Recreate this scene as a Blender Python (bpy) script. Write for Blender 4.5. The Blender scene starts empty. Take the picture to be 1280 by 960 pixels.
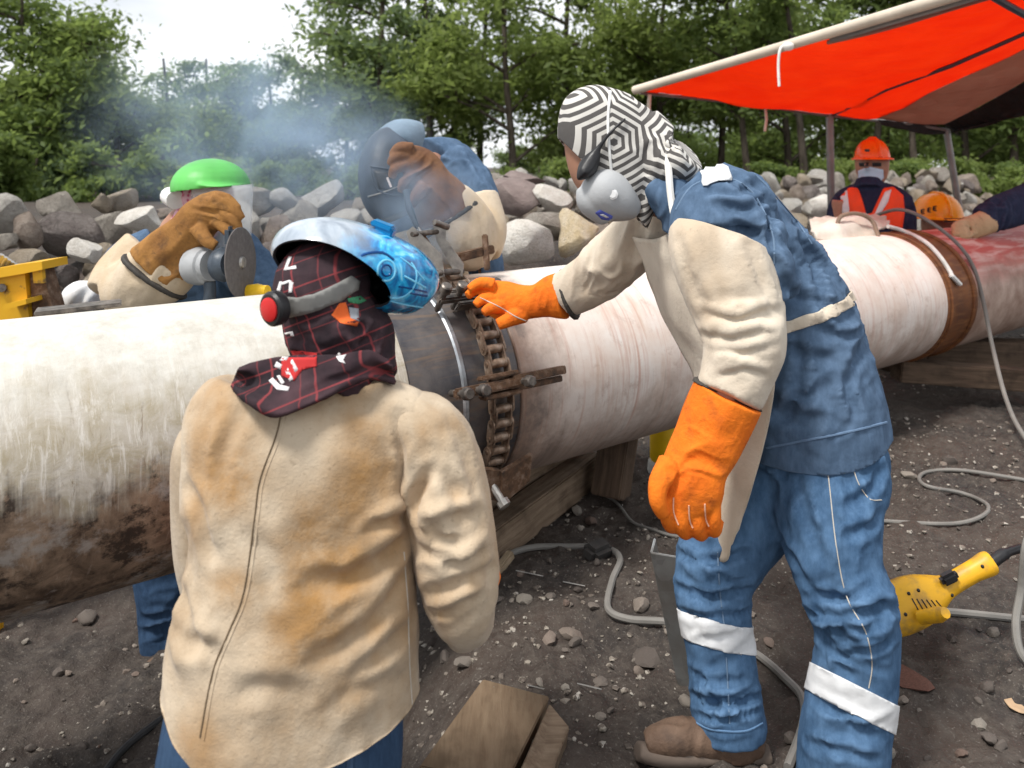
import bpy, bmesh, math, random
import numpy as np
from mathutils import Vector, Matrix
from mathutils.bvhtree import BVHTree
random.seed(7); RNG = np.random.default_rng(7)
R = math.radians
scene = bpy.context.scene
COL = scene.collection

# ------------------------------------------------------------------ camera
F, HZ, H = 1000.0, 208.0, 1.38          # focal length in photo pixels, horizon row, eye height
cam_d = bpy.data.cameras.new('camera'); cam = bpy.data.objects.new('camera', cam_d); COL.objects.link(cam)
cam.location = (0, 0, H); cam.rotation_euler = (R(90), 0, 0)
cam_d.sensor_width = 36; cam_d.lens = F/1280*36
cam_d.shift_y = -(480-HZ)/1280
cam_d.clip_start = .05; cam_d.clip_end = 600
cam_d.dof.use_dof = True; cam_d.dof.focus_distance = 2.1; cam_d.dof.aperture_fstop = 4.0
scene.camera = cam

# ------------------------------------------------------------------ sky, sun, exposure (bright overcast)
SUN_EL, SUN_AZ = R(60), R(230)          # azimuth clockwise from +Y: behind the camera, a little to its left
world = bpy.data.worlds.new('World'); scene.world = world; world.use_nodes = True
wn = world.node_tree.nodes; wl = world.node_tree.links; wn.clear()
wout = wn.new('ShaderNodeOutputWorld'); wbg = wn.new('ShaderNodeBackground'); wbg.inputs['Strength'].default_value = .108
sky = wn.new('ShaderNodeTexSky'); sky.sky_type = 'NISHITA'; sky.sun_disc = False
sky.sun_elevation = SUN_EL; sky.sun_rotation = SUN_AZ; sky.air_density = 1.0; sky.dust_density = 3.0
tco = wn.new('ShaderNodeTexCoord'); mp = wn.new('ShaderNodeMapping'); mp.inputs['Scale'].default_value = (1, 1, 2.6)
cn = wn.new('ShaderNodeTexNoise'); cn.inputs['Scale'].default_value = 2.6; cn.inputs['Detail'].default_value = 7
cr = wn.new('ShaderNodeValToRGB'); cr.color_ramp.elements[0].position = .34; cr.color_ramp.elements[0].color = (4.6, 4.9, 5.3, 1)
cr.color_ramp.elements[1].position = .56; cr.color_ramp.elements[1].color = (8.2, 8.3, 8.4, 1)
mx = wn.new('ShaderNodeMix'); mx.data_type = 'RGBA'; mx.inputs['Factor'].default_value = .9
wl.new(tco.outputs['Generated'], mp.inputs['Vector']); wl.new(mp.outputs['Vector'], cn.inputs['Vector'])
wl.new(cn.outputs['Fac'], cr.inputs['Fac'])
wl.new(sky.outputs['Color'], mx.inputs[6]); wl.new(cr.outputs['Color'], mx.inputs[7]); wl.new(mx.outputs[2], wbg.inputs['Color'])
wl.new(wbg.outputs['Background'], wout.inputs['Surface'])
sun_d = bpy.data.lights.new('sun', 'SUN'); sun_d.energy = 2.7; sun_d.angle = R(12); sun_d.color = (1, .965, .91)
sun = bpy.data.objects.new('sun', sun_d); COL.objects.link(sun)
sun.rotation_euler = Vector((-math.sin(SUN_AZ)*math.cos(SUN_EL), -math.cos(SUN_AZ)*math.cos(SUN_EL), -math.sin(SUN_EL))).to_track_quat('-Z', 'Y').to_euler()
scene.view_settings.view_transform = 'Standard'; scene.view_settings.look = 'None'
scene.view_settings.gamma = 1; scene.view_settings.use_curve_mapping = False
scene.view_settings.exposure = .6
scene.render.engine = 'CYCLES'; scene.cycles.use_denoising = True
scene.cycles.max_bounces = 6; scene.cycles.transparent_max_bounces = 12; scene.cycles.volume_bounces = 1
scene.cycles.volume_step_rate = 2.0; scene.cycles.volume_max_steps = 128

# ------------------------------------------------------------------ helpers
def P(px, py, Y): return Vector(((px-640)/F*Y, Y, H-(py-HZ)/F*Y))    # a photo pixel at a real depth
V = Vector

def _hash(i, j, k, s):
    n = (i*374761393 + j*668265263 + k*2147483647 + s*1274126177) & 0xffffffff
    n = ((n ^ (n >> 13))*1274126177) & 0xffffffff
    return ((n ^ (n >> 16)) & 0xffff)/65535.0
def vnoise(p, s=0):
    p = np.asarray(p, float); i = np.floor(p).astype(np.int64); f = p-i; f = f*f*f*(f*(f*6-15)+10); r = 0
    for a in (0, 1):
        for b in (0, 1):
            for c in (0, 1):
                w = (f[..., 0] if a else 1-f[..., 0])*(f[..., 1] if b else 1-f[..., 1])*(f[..., 2] if c else 1-f[..., 2])
                r = r+w*_hash(i[..., 0]+a, i[..., 1]+b, i[..., 2]+c, s)
    return r*2-1
def fbm(p, o=4, s=0):
    r = 0; a = 1.0
    for k in range(o): r = r+a*vnoise(np.asarray(p)*(2**k)+17.3*k, s+k); a *= .5
    return r

def link(o, parent=None):
    COL.objects.link(o)
    if parent is not None: o.parent = parent
    return o
def tag(o, label=None, cat=None, group=None, kind=None):
    for k, v in (('label', label), ('category', cat), ('group', group), ('kind', kind)):
        if v: o[k] = v
    return o
def thing(name, label, cat, loc=(0, 0, 0), group=None, rz=0):
    o = bpy.data.objects.new(name, None); o.location = loc; o.rotation_euler.z = rz; o.empty_display_size = .1; COL.objects.link(o)
    return tag(o, label, cat, group)
def origin(o):
    b = V((0, 0, 0))
    while o is not None: b = b+V(o.location); o = o.parent
    return b
def mk(name, verts, faces, material, parent=None, smooth=True, sharp=None):
    """one mesh object from world-space vertices, under parent"""
    me = bpy.data.meshes.new(name); b = origin(parent) if parent is not None else V((0, 0, 0))
    me.from_pydata([tuple(V(v)-b) for v in verts], [], faces); return mko(name, me, material, parent, smooth, sharp)
def mko(name, me, material, parent=None, smooth=True, sharp=None):
    o = bpy.data.objects.new(name, me); me.name = name
    if material is not None and len(me.materials) == 0: me.materials.append(material)
    me.polygons.foreach_set('use_smooth', [smooth]*len(me.polygons))
    if sharp is not None: me.set_sharp_from_angle(angle=R(sharp))
    me.update(); return link(o, parent)
def copy_tree(o, parent=None):
    c = o.copy(); COL.objects.link(c); c.parent = parent
    for ch in o.children: copy_tree(ch, c)
    return c

class MB:
    """collects shapes into one mesh"""
    def __init__(s): s.v = []; s.f = []
    def add(s, vs, fs): n = len(s.v); s.v += [V(v) for v in vs]; s.f += [tuple(i+n for i in f) for f in fs]; return s
    def box(s, c, size, M=None, bev=.0, taper=1.0):
        x, y, z = [q/2 for q in size]; b = min(bev, x*.9, y*.9, z*.9); vs = []; fs = []
        bm = bmesh.new(); bmesh.ops.create_cube(bm, size=1)
        for v in bm.verts:
            t = taper if v.co.z > 0 else 1
            v.co = V((v.co.x*size[0]*t, v.co.y*size[1]*t, v.co.z*size[2]))
        if b > 0: bmesh.ops.bevel(bm, geom=bm.edges[:], offset=b, segments=2, affect='EDGES')
        bm.verts.index_update(); c = V(c)
        vs = [c+(M @ v.co if M is not None else v.co) for v in bm.verts]; fs = [[v.index for v in f.verts] for f in bm.faces]
        bm.free(); return s.add(vs, fs)
    def bar(s, a, b, w, h, up=(0, 0, 1), bev=.0):
        a, b = V(a), V(b); t = (b-a); L = t.length; t.normalize(); x = t.cross(V(up)); x.normalize(); z = x.cross(t)
        M = Matrix((x, t, z)).transposed(); return s.box((a+b)/2, (w, L, h), M, bev)
    def rings(s, rs, cap=True, closed=True):
        n = len(rs[0]); base = len(s.v)
        for r in rs: s.v += [V(p) for p in r]
        for i in range(len(rs)-1):
            for j in range(n if closed else n-1):
                k = (j+1) % n; s.f.append((base+i*n+j, base+i*n+k, base+(i+1)*n+k, base+(i+1)*n+j))
        if cap:
            for i, fl in ((0, True), (len(rs)-1, False)):
                c = sum((V(p) for p in rs[i]), V())/n; s.v.append(c); ci = len(s.v)-1
                for j in range(n):
                    k = (j+1) % n; q = (base+i*n+j, base+i*n+k, ci); s.f.append(q[::-1] if fl else q)
        return s
    def tube(s, pts, r, n=8, cap=True, up=None):
        pts = [V(p) for p in pts]; rr = r if isinstance(r, (list, tuple)) else [r]*len(pts); rs = []; px = None
        for i, p in enumerate(pts):
            t = (pts[min(i+1, len(pts)-1)]-pts[max(i-1, 0)]).normalized()
            if px is None: px = t.orthogonal() if up is None else t.cross(V(up))
            x = (px-t*px.dot(t)).normalized(); y = t.cross(x); px = x
            rs.append([p+(x*math.cos(2*math.pi*j/n)+y*math.sin(2*math.pi*j/n))*rr[i] for j in range(n)])
        return s.rings(rs, cap)
    def lathe(s, base, axis, prof, n=20, cap=True):
        base, t = V(base), V(axis).normalized(); x = t.orthogonal().normalized(); y = t.cross(x)
        return s.rings([[base+t*h+(x*math.cos(2*math.pi*j/n)+y*math.sin(2*math.pi*j/n))*r for j in range(n)] for h, r in prof], cap)
    def cyl(s, a, b, r, n=12): return s.lathe(a, V(b)-V(a), [(0, r*.94), (.002, r), ((V(b)-V(a)).length-.002, r), ((V(b)-V(a)).length, r*.94)], n)
    def ball(s, c, r, n=12, m=8, M=None):
        r = V(r) if hasattr(r, '__len__') else V((r, r, r)); c = V(c); M = M or Matrix.Identity(3)
        return s.rings([[c+M @ V((r.x*math.cos(2*math.pi*j/n)*math.sin(math.pi*i/m), r.y*math.sin(2*math.pi*j/n)*math.sin(math.pi*i/m), -r.z*math.cos(math.pi*i/m))) for j in range(n)] for i in [.08]+list(range(1, m))+[m-.08]])
    def out(s, name, material, parent=None, smooth=True, sharp=40): return mk(name, s.v, s.f, material, parent, smooth, sharp)

def crom(pts, n=6):
    """Catmull-Rom resampling of tuples"""
    a = np.array(pts, float); o = []
    for i in range(len(a)-1):
        p0, p1, p2, p3 = a[max(i-1, 0)], a[i], a[i+1], a[min(i+2, len(a)-1)]
        for k in range(n):
            t = k/n; o.append(.5*(2*p1+(p2-p0)*t+(2*p0-5*p1+4*p2-p3)*t*t+(3*p1-p0-3*p2+p3)*t**3))
    o.append(a[-1]); return o
def cpath(pts, n=6): return [V(q) for q in crom([tuple(p) for p in pts], n)]

# ---- materials
class N:
    def __init__(s, name, rough=.7, spec=.35):
        s.m = bpy.data.materials.new(name); s.m.use_nodes = True; s.t = s.m.node_tree; s.b = s.t.nodes['Principled BSDF']
        s.b.inputs['Roughness'].default_value = rough; s.b.inputs['Specular IOR Level'].default_value = spec
        s.c = s.t.nodes.new('ShaderNodeTexCoord')
    def new(s, t, **kw):
        n = s.t.nodes.new(t)
        for k, v in kw.items(): setattr(n, k, v)
        return n
    def ln(s, a, b): s.t.links.new(a, b)
    def put(s, sock, v):
        if isinstance(v, bpy.types.NodeSocket): s.ln(v, sock)
        elif v is not None: sock.default_value = (*v, 1) if (hasattr(v, '__len__') and len(v) == 3 and sock.type == 'RGBA') else v
    def map(s, scale=(1, 1, 1), rot=(0, 0, 0), loc=(0, 0, 0), co='Object'):
        n = s.new('ShaderNodeMapping'); s.ln(s.c.outputs[co], n.inputs['Vector'])
        n.inputs['Scale'].default_value = scale; n.inputs['Rotation'].default_value = rot; n.inputs['Location'].default_value = loc
        return n.outputs[0]
    def noise(s, scale, detail=4, vec=None, rough=.55, dist=0):
        n = s.new('ShaderNodeTexNoise'); s.put(n.inputs['Vector'], vec or s.c.outputs['Object'])
        n.inputs['Scale'].default_value = scale; n.inputs['Detail'].default_value = detail
        n.inputs['Roughness'].default_value = rough; n.inputs['Distortion'].default_value = dist
        return n.outputs['Fac']
    def voro(s, scale, vec=None, feat='F1', out='Distance', rnd=1):
        n = s.new('ShaderNodeTexVoronoi', feature=feat); s.put(n.inputs['Vector'], vec or s.c.outputs['Object']); n.inputs['Scale'].default_value = scale
        n.inputs['Randomness'].default_value = rnd
        return n.outputs[out]
    def wave(s, scale, vec=None, dist=0, axis='X', detail=2):
        n = s.new('ShaderNodeTexWave', bands_direction=axis); s.put(n.inputs['Vector'], vec or s.c.outputs['Object'])
        n.inputs['Scale'].default_value = scale; n.inputs['Distortion'].default_value = dist; n.inputs['Detail'].default_value = detail
        return n.outputs['Fac']
    def ramp(s, fac, stops, interp='LINEAR'):
        n = s.new('ShaderNodeValToRGB'); e = n.color_ramp.elements; n.color_ramp.interpolation = interp
        while len(e) < len(stops): e.new(.5)
        for q, (p, c) in zip(e, stops): q.position = p; q.color = (*c, 1) if hasattr(c, '__len__') else (c, c, c, 1)
        s.put(n.inputs['Fac'], fac); return n.outputs['Color']
    def mix(s, fac, a, b, mode='MIX'):
        n = s.new('ShaderNodeMix', data_type='RGBA', blend_type=mode); s.put(n.inputs[0], fac); s.put(n.inputs[6], a); s.put(n.inputs[7], b); return n.outputs[2]
    def mth(s, op, a, b=0., c=0.):
        n = s.new('ShaderNodeMath', operation=op)
        for q, v in zip(n.inputs, (a, b, c)): s.put(q, v)
        return n.outputs[0]
    def xyz(s, vec=None):
        n = s.new('ShaderNodeSeparateXYZ'); s.put(n.inputs[0], vec or s.c.outputs['Object']); return n.outputs
    def rnd(s): return s.new('ShaderNodeObjectInfo').outputs['Random']
    def blob(s, c, r, soft=.5):
        """1 inside a ball round c (object space), 0 outside: a stain of its own shape"""
        n = s.new('ShaderNodeVectorMath', operation='DISTANCE'); s.ln(s.c.outputs['Object'], n.inputs[0]); n.inputs[1].default_value = c
        nz = s.noise(9, 3); d = s.mth('ADD', n.outputs['Value'], s.mth('MULTIPLY', s.mth('SUBTRACT', nz, .5), r*1.3))
        m = s.new('ShaderNodeMapRange'); s.put(m.inputs[0], d); m.inputs[1].default_value = r; m.inputs[2].default_value = r*soft
        m.inputs[3].default_value = 0; m.inputs[4].default_value = 1; m.interpolation_type = 'SMOOTHSTEP'; return m.outputs[0]
    def col(s, v): s.put(s.b.inputs['Base Color'], v); return s
    def set(s, **kw):
        for k, v in kw.items(): s.put(s.b.inputs[k.replace('_', ' ')], v)
        return s
    def bump(s, h, strength=.4, dist=.01):
        n = s.new('ShaderNodeBump'); n.inputs['Strength'].default_value = strength; n.inputs['Distance'].default_value = dist
        s.put(n.inputs['Height'], h)
        if s.b.inputs['Normal'].is_linked: s.ln(s.b.inputs['Normal'].links[0].from_socket, n.inputs['Normal'])
        s.ln(n.outputs[0], s.b.inputs['Normal']); return s
def plain(name, c, rough=.6, var=.18, scale=14, spec=.35, metal=0, bump=.15, bscale=60):
    """a colour with grain and wear of its own"""
    n = N(name, rough, spec); k = n.noise(scale, 5)
    n.col(n.mix(n.ramp(k, [(.3, 0), (.7, 1)]), [x*(1-var) for x in c], [min(1, x*(1+var)) for x in c])); n.set(Metallic=metal)
    n.put(n.b.inputs['Roughness'], n.ramp(n.noise(scale*2, 3), [(.3, max(0, rough-.1)), (.7, min(1, rough+.1))]))
    if bump: n.bump(n.noise(bscale, 4), bump, .004)
    return n.m
# ================================================================== SETTING
PD = V((.8, .6, 0)); PN = V((.6, -.8, 0))          # pipe direction, horizontal normal towards the camera
PR, PY, PZ = .36, 2.985, .628                      # pipe radius, depth where it crosses the view axis, axis height
def sst(a, b, x): t = np.clip((x-a)/(b-a), 0, 1); return t*t*(3-2*t)
def ground_h(X, Y):
    """height of the trodden ground: lower on the left, a rubble bank beyond the pipe"""
    X, Y = np.asarray(X, float), np.asarray(Y, float)
    z = -.38*(1-sst(-.55, .12, X-.05*np.sin(Y*2)))*(1-sst(4.2, 5.5, Y))
    off = -(X*PN.x+(Y-PY)*PN.y)                    # distance behind the pipe axis
    z = z+.82*sst(1.75, 3.1, off)
    return z
def ground_full(X, Y):
    p = np.stack([X, Y, np.zeros_like(X)], -1); w = np.clip(4/np.maximum(np.abs(Y), 1), .1, 1)
    return ground_h(X, Y)+.028*fbm(p*2.2, 3)+w*(.02*fbm(p*8, 3, 5)+.014*np.maximum(0, fbm(p*22, 2, 9)-.15)+.006*fbm(p*55, 2, 19))
def graded(a, b, fine_a, fine_b, d, g=1.22):
    xs = list(np.arange(fine_a, fine_b, d)); s = d
    while xs[-1] < b: s *= g; xs.append(xs[-1]+s)
    s = d
    while xs[0] > a: s *= g; xs.insert(0, xs[0]-s)
    return np.array(xs)
gx = graded(-260, 260, -2.6, 3.6, .016); gy = graded(-60, 320, .9, 6.6, .018)
GX, GY = np.meshgrid(gx, gy); GZ = ground_full(GX, GY)
nx, ny = len(gx), len(gy); idx = np.arange(nx*ny).reshape(ny, nx)
q = np.stack([idx[:-1, :-1], idx[:-1, 1:], idx[1:, 1:], idx[1:, :-1]], -1).reshape(-1, 4)
gm = bpy.data.meshes.new('ground'); gv = np.stack([GX, GY, GZ], -1).reshape(-1, 3)
gm.vertices.add(len(gv)); gm.vertices.foreach_set('co', gv.ravel()); gm.loops.add(q.size); gm.loops.foreach_set('vertex_index', q.ravel())
gm.polygons.add(len(q)); gm.polygons.foreach_set('loop_start', np.arange(0, q.size, 4)); gm.update(calc_edges=True)
n = N('trodden_earth', .85, .3)
a = n.noise(1.6, 6); b = n.noise(26, 6, rough=.7); c = n.noise(130, 3)
base = n.mix(n.ramp(a, [(.35, 0), (.65, 1)]), (.03, .026, .024), (.066, .047, .037))
base = n.mix(n.ramp(b, [(.42, 0), (.72, 1)]), base, (.095, .08, .068))
base = n.mix(n.ramp(c, [(.6, 0), (.72, .7)]), base, (.2, .18, .16))
n.col(base); n.put(n.b.inputs['Roughness'], n.ramp(b, [(.3, .55), (.6, .95)])); n.bump(b, .7, .02); n.bump(c, .5, .006); M_earth = n.m
tag(mko('ground', gm, M_earth), kind='structure')
def gz(x, y): return float(ground_full(np.array([x]), np.array([y]))[0])
def on_ground(px, py, it=9):
    """the spot where a photo pixel meets the ground"""
    Y = 1000*H/max(py-HZ, 5)
    for _ in range(it): z = gz((px-640)/F*Y, Y); Y = .5*Y+.5*F*(H-z)/max(py-HZ, 5)
    return V(((px-640)/F*Y, Y, gz((px-640)/F*Y, Y)))

# ---------------- stones: shared rock shapes
def rock_mesh(seed, sub, cuts, rough):
    r = random.Random(seed); bm = bmesh.new(); bmesh.ops.create_icosphere(bm, subdivisions=sub, radius=1)
    pl = []
    for _ in range(cuts):
        d = V((r.gauss(0, 1), r.gauss(0, 1), r.gauss(0, 1))).normalized(); pl.append((d, r.uniform(.45, .85)))
    co = np.array([v.co for v in bm.verts])
    for d, k in pl:
        h = co @ np.array(d); o = np.maximum(0, h-k); co -= o[:, None]*np.array(d)*.93
    co *= (1+rough*fbm(co*1.7+seed*3.1, 3, seed)[:, None]); co += .35*rough*np.stack([fbm(co*5+k*9, 2, seed+k) for k in range(3)], -1)*.5
    for v, c in zip(bm.verts, co): v.co = c
    me = bpy.data.meshes.new('rock'); bm.to_mesh(me); bm.free()
    for p in me.polygons: p.use_smooth = True
    me.set_sharp_from_angle(angle=R(28)); return me
def bank_stone(name, c, pale, dark):
    n = N(name, .9, .2); k1 = n.noise(1.9, 6, rough=.6); k2 = n.noise(9, 7, rough=.75); tone = n.mix(n.mth('MULTIPLY', n.rnd(), .35), c, pale)
    tone = n.mix(n.ramp(k1, [(.4, 0), (.62, .8)]), tone, pale); tone = n.mix(n.ramp(k2, [(.54, 0), (.72, .7)]), tone, dark)
    vc = n.voro(2.6, n.map((1, 1.5, 1)), 'DISTANCE_TO_EDGE'); tone = n.mix(n.ramp(vc, [(.0, .4), (.03, 0)]), tone, dark)
    n.col(tone); n.bump(n.ramp(vc, [(0, 0), (.05, 1)]), .35, .05); n.bump(k2, 1.0, .14); n.bump(n.noise(40, 3), .5, .03); return n.m
TONES = {'grey': bank_stone('grey_bank_stone', (.44, .39, .335), (.62, .57, .5), (.2, .165, .14)), 'brown': bank_stone('brown_bank_stone', (.33, .26, .215), (.52, .44, .37), (.17, .125, .1)),
         'dark': bank_stone('dark_bank_stone', (.24, .2, .185), (.42, .37, .34), (.12, .1, .09)), 'pale': bank_stone('pale_bank_stone', (.62, .58, .52), (.74, .71, .66), (.32, .27, .23)),
         'tan': bank_stone('tan_bank_stone', (.45, .36, .26), (.58, .5, .4), (.2, .15, .11))}
M_rock = TONES['grey']
def stone_mat(name, c, c2):
    n = N(name, .88, .25); k = n.noise(2.5, 6); k2 = n.noise(14, 5, rough=.7)
    n.col(n.mix(n.ramp(k2, [(.52, 0), (.72, .6)]), n.mix(n.ramp(k, [(.35, 0), (.65, 1)]), c, c2), (.2, .17, .14))); n.bump(k2, .6, .06); return n.m
M_rockw = stone_mat('pale_stone', (.56, .52, .46), (.68, .65, .6)); M_rocky = stone_mat('ochre_stone', (.5, .4, .25), (.58, .5, .38))
M_rockp = stone_mat('purple_stone', (.2, .155, .145), (.28, .225, .21))
ROCKS = [rock_mesh(s, 3, 13, .07) for s in range(16)]
for m in ROCKS: m.materials.append(M_rock)
def boulder(loc, size, label, group='boulders of the rubble bank', rot=None, mesh=None, material=None):
    me = mesh or random.choice(ROCKS)
    o = bpy.data.objects.new('boulder', me); o.location = loc; o.scale = size; o.rotation_euler = rot or (random.uniform(0, 6), random.uniform(0, 6), random.uniform(0, 6))
    link(o); tag(o, label, 'boulder', group)
    if material: o.material_slots[0].link = 'OBJECT'; o.material_slots[0].material = material
    return o
# rows of boulders along the bank, front row low, back row high
for row in range(8):
    off = 2.05+row*.2; zz = .02+row*.152; t = -5.2+random.random()*.3
    while t < 11.5:
        kind = random.choice(('small', 'small', 'medium', 'medium', 'large')); s = {'small': random.uniform(.08, .125), 'medium': random.uniform(.125, .18), 'large': random.uniform(.17, .22)}[kind]
        p = V((0, PY, 0))+PD*t-PN*(off+random.uniform(-.1, .1)); p.z = zz+random.uniform(-.07, .07)+(.09 if t > 1.5 else 0)
        px = 640+F*p.x/p.y if p.y > .5 else -999
        if p.y > 1.5 and -60 < px < 1345 and not (628 < px < 745 and row <= 4) and HZ+F*(H-p.z-s*.8)/p.y < 398-.0975*px and not (855 < px < 950):
            where = 'left of the green visor' if px < 215 else 'between green visor and stooping welder' if px < 480 else 'between stooping welder and masked man' if px < 760 else 'behind the masked man' if px < 990 else 'behind the worker in the vest' if px < 1130 else 'at far right past the helmets'
            tier = 'bottom' if row < 3 else 'middle' if row < 6 else 'topmost'; tn = random.choice(('grey', 'brown', 'dark', 'pale', 'pale', 'tan', 'tan'))
            boulder(p, (s*random.uniform(.9, 1.35), s*random.uniform(.8, 1.15), s*random.uniform(.65, .95)), f'{kind} {tn} boulder in the {tier} rows of the bank {where}', f'{kind} {tn} {tier} boulders {where}', material=TONES[tn])
        t += s*random.uniform(1.2, 1.65)
# boulders that stand out
boulder(P(660, 306, 5.0), (.2, .2, .17), 'big pale squarish boulder beside the stooping welder, behind the pipe', rot=(.2, .1, .5), mesh=ROCKS[1], material=M_rockw)
boulder(P(718, 288, 5.3), (.15, .17, .19), 'ochre yellow boulder between the pale block and the grey mask', rot=(.3, .5, 1.1), mesh=ROCKS[5], material=M_rocky)
boulder(P(644, 252, 5.7), (.25, .22, .17), 'purple-brown pitted boulder above the big pale block', rot=(.1, .2, .3), mesh=ROCKS[2], material=M_rockp)
boulder(P(690, 246, 5.6), (.15, .16, .14), 'pale grey boulder right of the purple-brown one', rot=(.4, .2, 2.3), mesh=ROCKS[9], material=M_rockw)
boulder(P(684, 281, 5.35), (.2, .2, .11), 'flat grey-brown boulder lying behind the big pale block', rot=(.1, .1, 1.3), mesh=ROCKS[3])
boulder(P(735, 262, 5.7), (.13, .14, .12), 'small brown boulder peeping out below the grey mask', rot=(.1, .7, 1.3), mesh=ROCKS[7])
boulder(P(655, 226, 6.2), (.17, .17, .11), 'rounded dark boulder topping the bank beside the welder', rot=(.1, .1, 2), mesh=ROCKS[4], material=M_rockp)
boulder(P(176, 274, 4.7), (.17, .16, .11), 'smooth pale boulder topping the bank beside the green visor', rot=(.1, .1, .2), mesh=ROCKS[6], material=M_rockw)
boulder(P(106, 314, 4.1), (.09, .1, .09), 'small whitish boulder with dark holes above the tan sleeve', rot=(.4, .1, .8), mesh=ROCKS[8], material=M_rockw)
boulder(P(1022, 262, 8.0), (.24, .2, .17), 'bleached boulder left of the worker in the vest', rot=(.1, .1, 1), mesh=ROCKS[10], material=M_rockw)

# ---------------- loose stones on the ground
PEB = [rock_mesh(50+s, 2, 7, .12) for s in range(6)]
n = N('ground_pebble', .85, .25)
n.col(n.mix(n.ramp(n.noise(30, 5), [(.4, 0), (.7, .6)]), n.ramp(n.rnd(), [(0, (.09, .075, .066)), (.35, (.17, .145, .125)), (.6, (.3, .27, .23)), (.8, (.14, .085, .065)), (1, (.38, .34, .29))]), (.07, .055, .05)))
n.bump(n.noise(50, 4), .4, .02); M_peb = n.m
for m in PEB: m.materials.append(M_peb)
def pebble(p, s, label, group):
    o = bpy.data.objects.new('pebble', random.choice(PEB)); o.location = p+V((0, 0, s*.22)); o.scale = (s*random.uniform(.9, 1.3), s*random.uniform(.8, 1.1), s*random.uniform(.5, .75))
    o.rotation_euler = (random.uniform(-.4, .4), random.uniform(-.4, .4), random.uniform(0, 6)); link(o); tag(o, label, 'pebble', group)
def GW(px, py):
    if px < 330: return 'left of the tan jacket'
    if py < 620: return 'beneath the far pipe' if px > 1000 else 'beneath the pipe behind the timbers'
    if px < 700: return 'between the tan jacket and the timbers' if py < 780 else 'around the wooden chock'
    if px < 850: return 'beside the thick cable and steel channel'
    if px < 1010: return 'between the two blue trouser legs'
    return 'around the yellow grinder' if py < 830 else 'in front of the yellow grinder'
for px, py, w in ((808, 828, 34), (580, 830, 26), (556, 822, 22), (744, 690, 26), (800, 758, 22), (742, 760, 18), (1187, 578, 18), (1137, 596, 20), (962, 806, 18), (1235, 860, 20), (1250, 934, 20), (656, 752, 22), (715, 797, 28), (687, 801, 20), (620, 752, 22), (1243, 792, 16), (1190, 800, 14), (688, 748, 16), (722, 642, 16), (738, 654, 18), (76, 842, 22), (108, 775, 26)):
    p = on_ground(px, py); wh = GW(px, py); pebble(p, w/2/F*p.y, f'fist-sized stone on the mud {wh}', f'larger stones {wh}')
for i in range(250):
    px, py = random.uniform(-10, 1290), random.uniform(560, 985) if random.random() < .8 else random.uniform(450, 600)
    if px < 330 and py < 745: continue
    p = on_ground(px, py); pebble(p, random.choice((random.uniform(.006, .014), random.uniform(.012, .024))), f'small pebble on the mud {GW(px, py)}', f'small pebbles {GW(px, py)}')
bmt = bmesh.new(); bmesh.ops.create_icosphere(bmt, subdivisions=1, radius=1); tv = np.array([v.co for v in bmt.verts]); tf = np.array([[v.index for v in f.verts] for f in bmt.faces]); bmt.free()
NG = 13000; gxs = RNG.uniform(-2.3, 4.2, NG); gys = 1.4+5.2*RNG.random(NG)**1.5
keep = fbm(np.stack([gxs*1.3, gys*1.3, 0*gxs], -1), 2, 3) > -.35; gxs, gys = gxs[keep], gys[keep]; NG = len(gxs)
gs = .003+.009*RNG.random(NG)**2.6; gzv = ground_full(gxs, gys)
vv = tv[None]*(1+.28*RNG.standard_normal((NG, len(tv), 1)))*gs[:, None, None]*np.array([1.2, 1, .7]); an = RNG.random(NG)*6.28
rx = vv[..., 0]*np.cos(an)[:, None]-vv[..., 1]*np.sin(an)[:, None]; ry = vv[..., 0]*np.sin(an)[:, None]+vv[..., 1]*np.cos(an)[:, None]
vv = np.stack([rx+gxs[:, None], ry+gys[:, None], vv[..., 2]+gzv[:, None]+gs[:, None]*.2], -1).reshape(-1, 3)
ff = (tf[None]+(np.arange(NG)*len(tv))[:, None, None]).reshape(-1, 3)
n = N('gravel_chips', .85, .25); n.col(n.ramp(n.voro(70, out='Color'), [(.1, (.07, .058, .05)), (.45, (.15, .125, .105)), (.7, (.27, .24, .2)), (1, (.46, .43, .39))])); M_grav = n.m
gme = bpy.data.meshes.new('gravel'); gme.from_pydata(vv.tolist(), [], ff.tolist()); tag(mko('gravel', gme, M_grav, smooth=False), 'fine gravel chips strewn over the muddy ground', 'gravel', kind='stuff')

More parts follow.
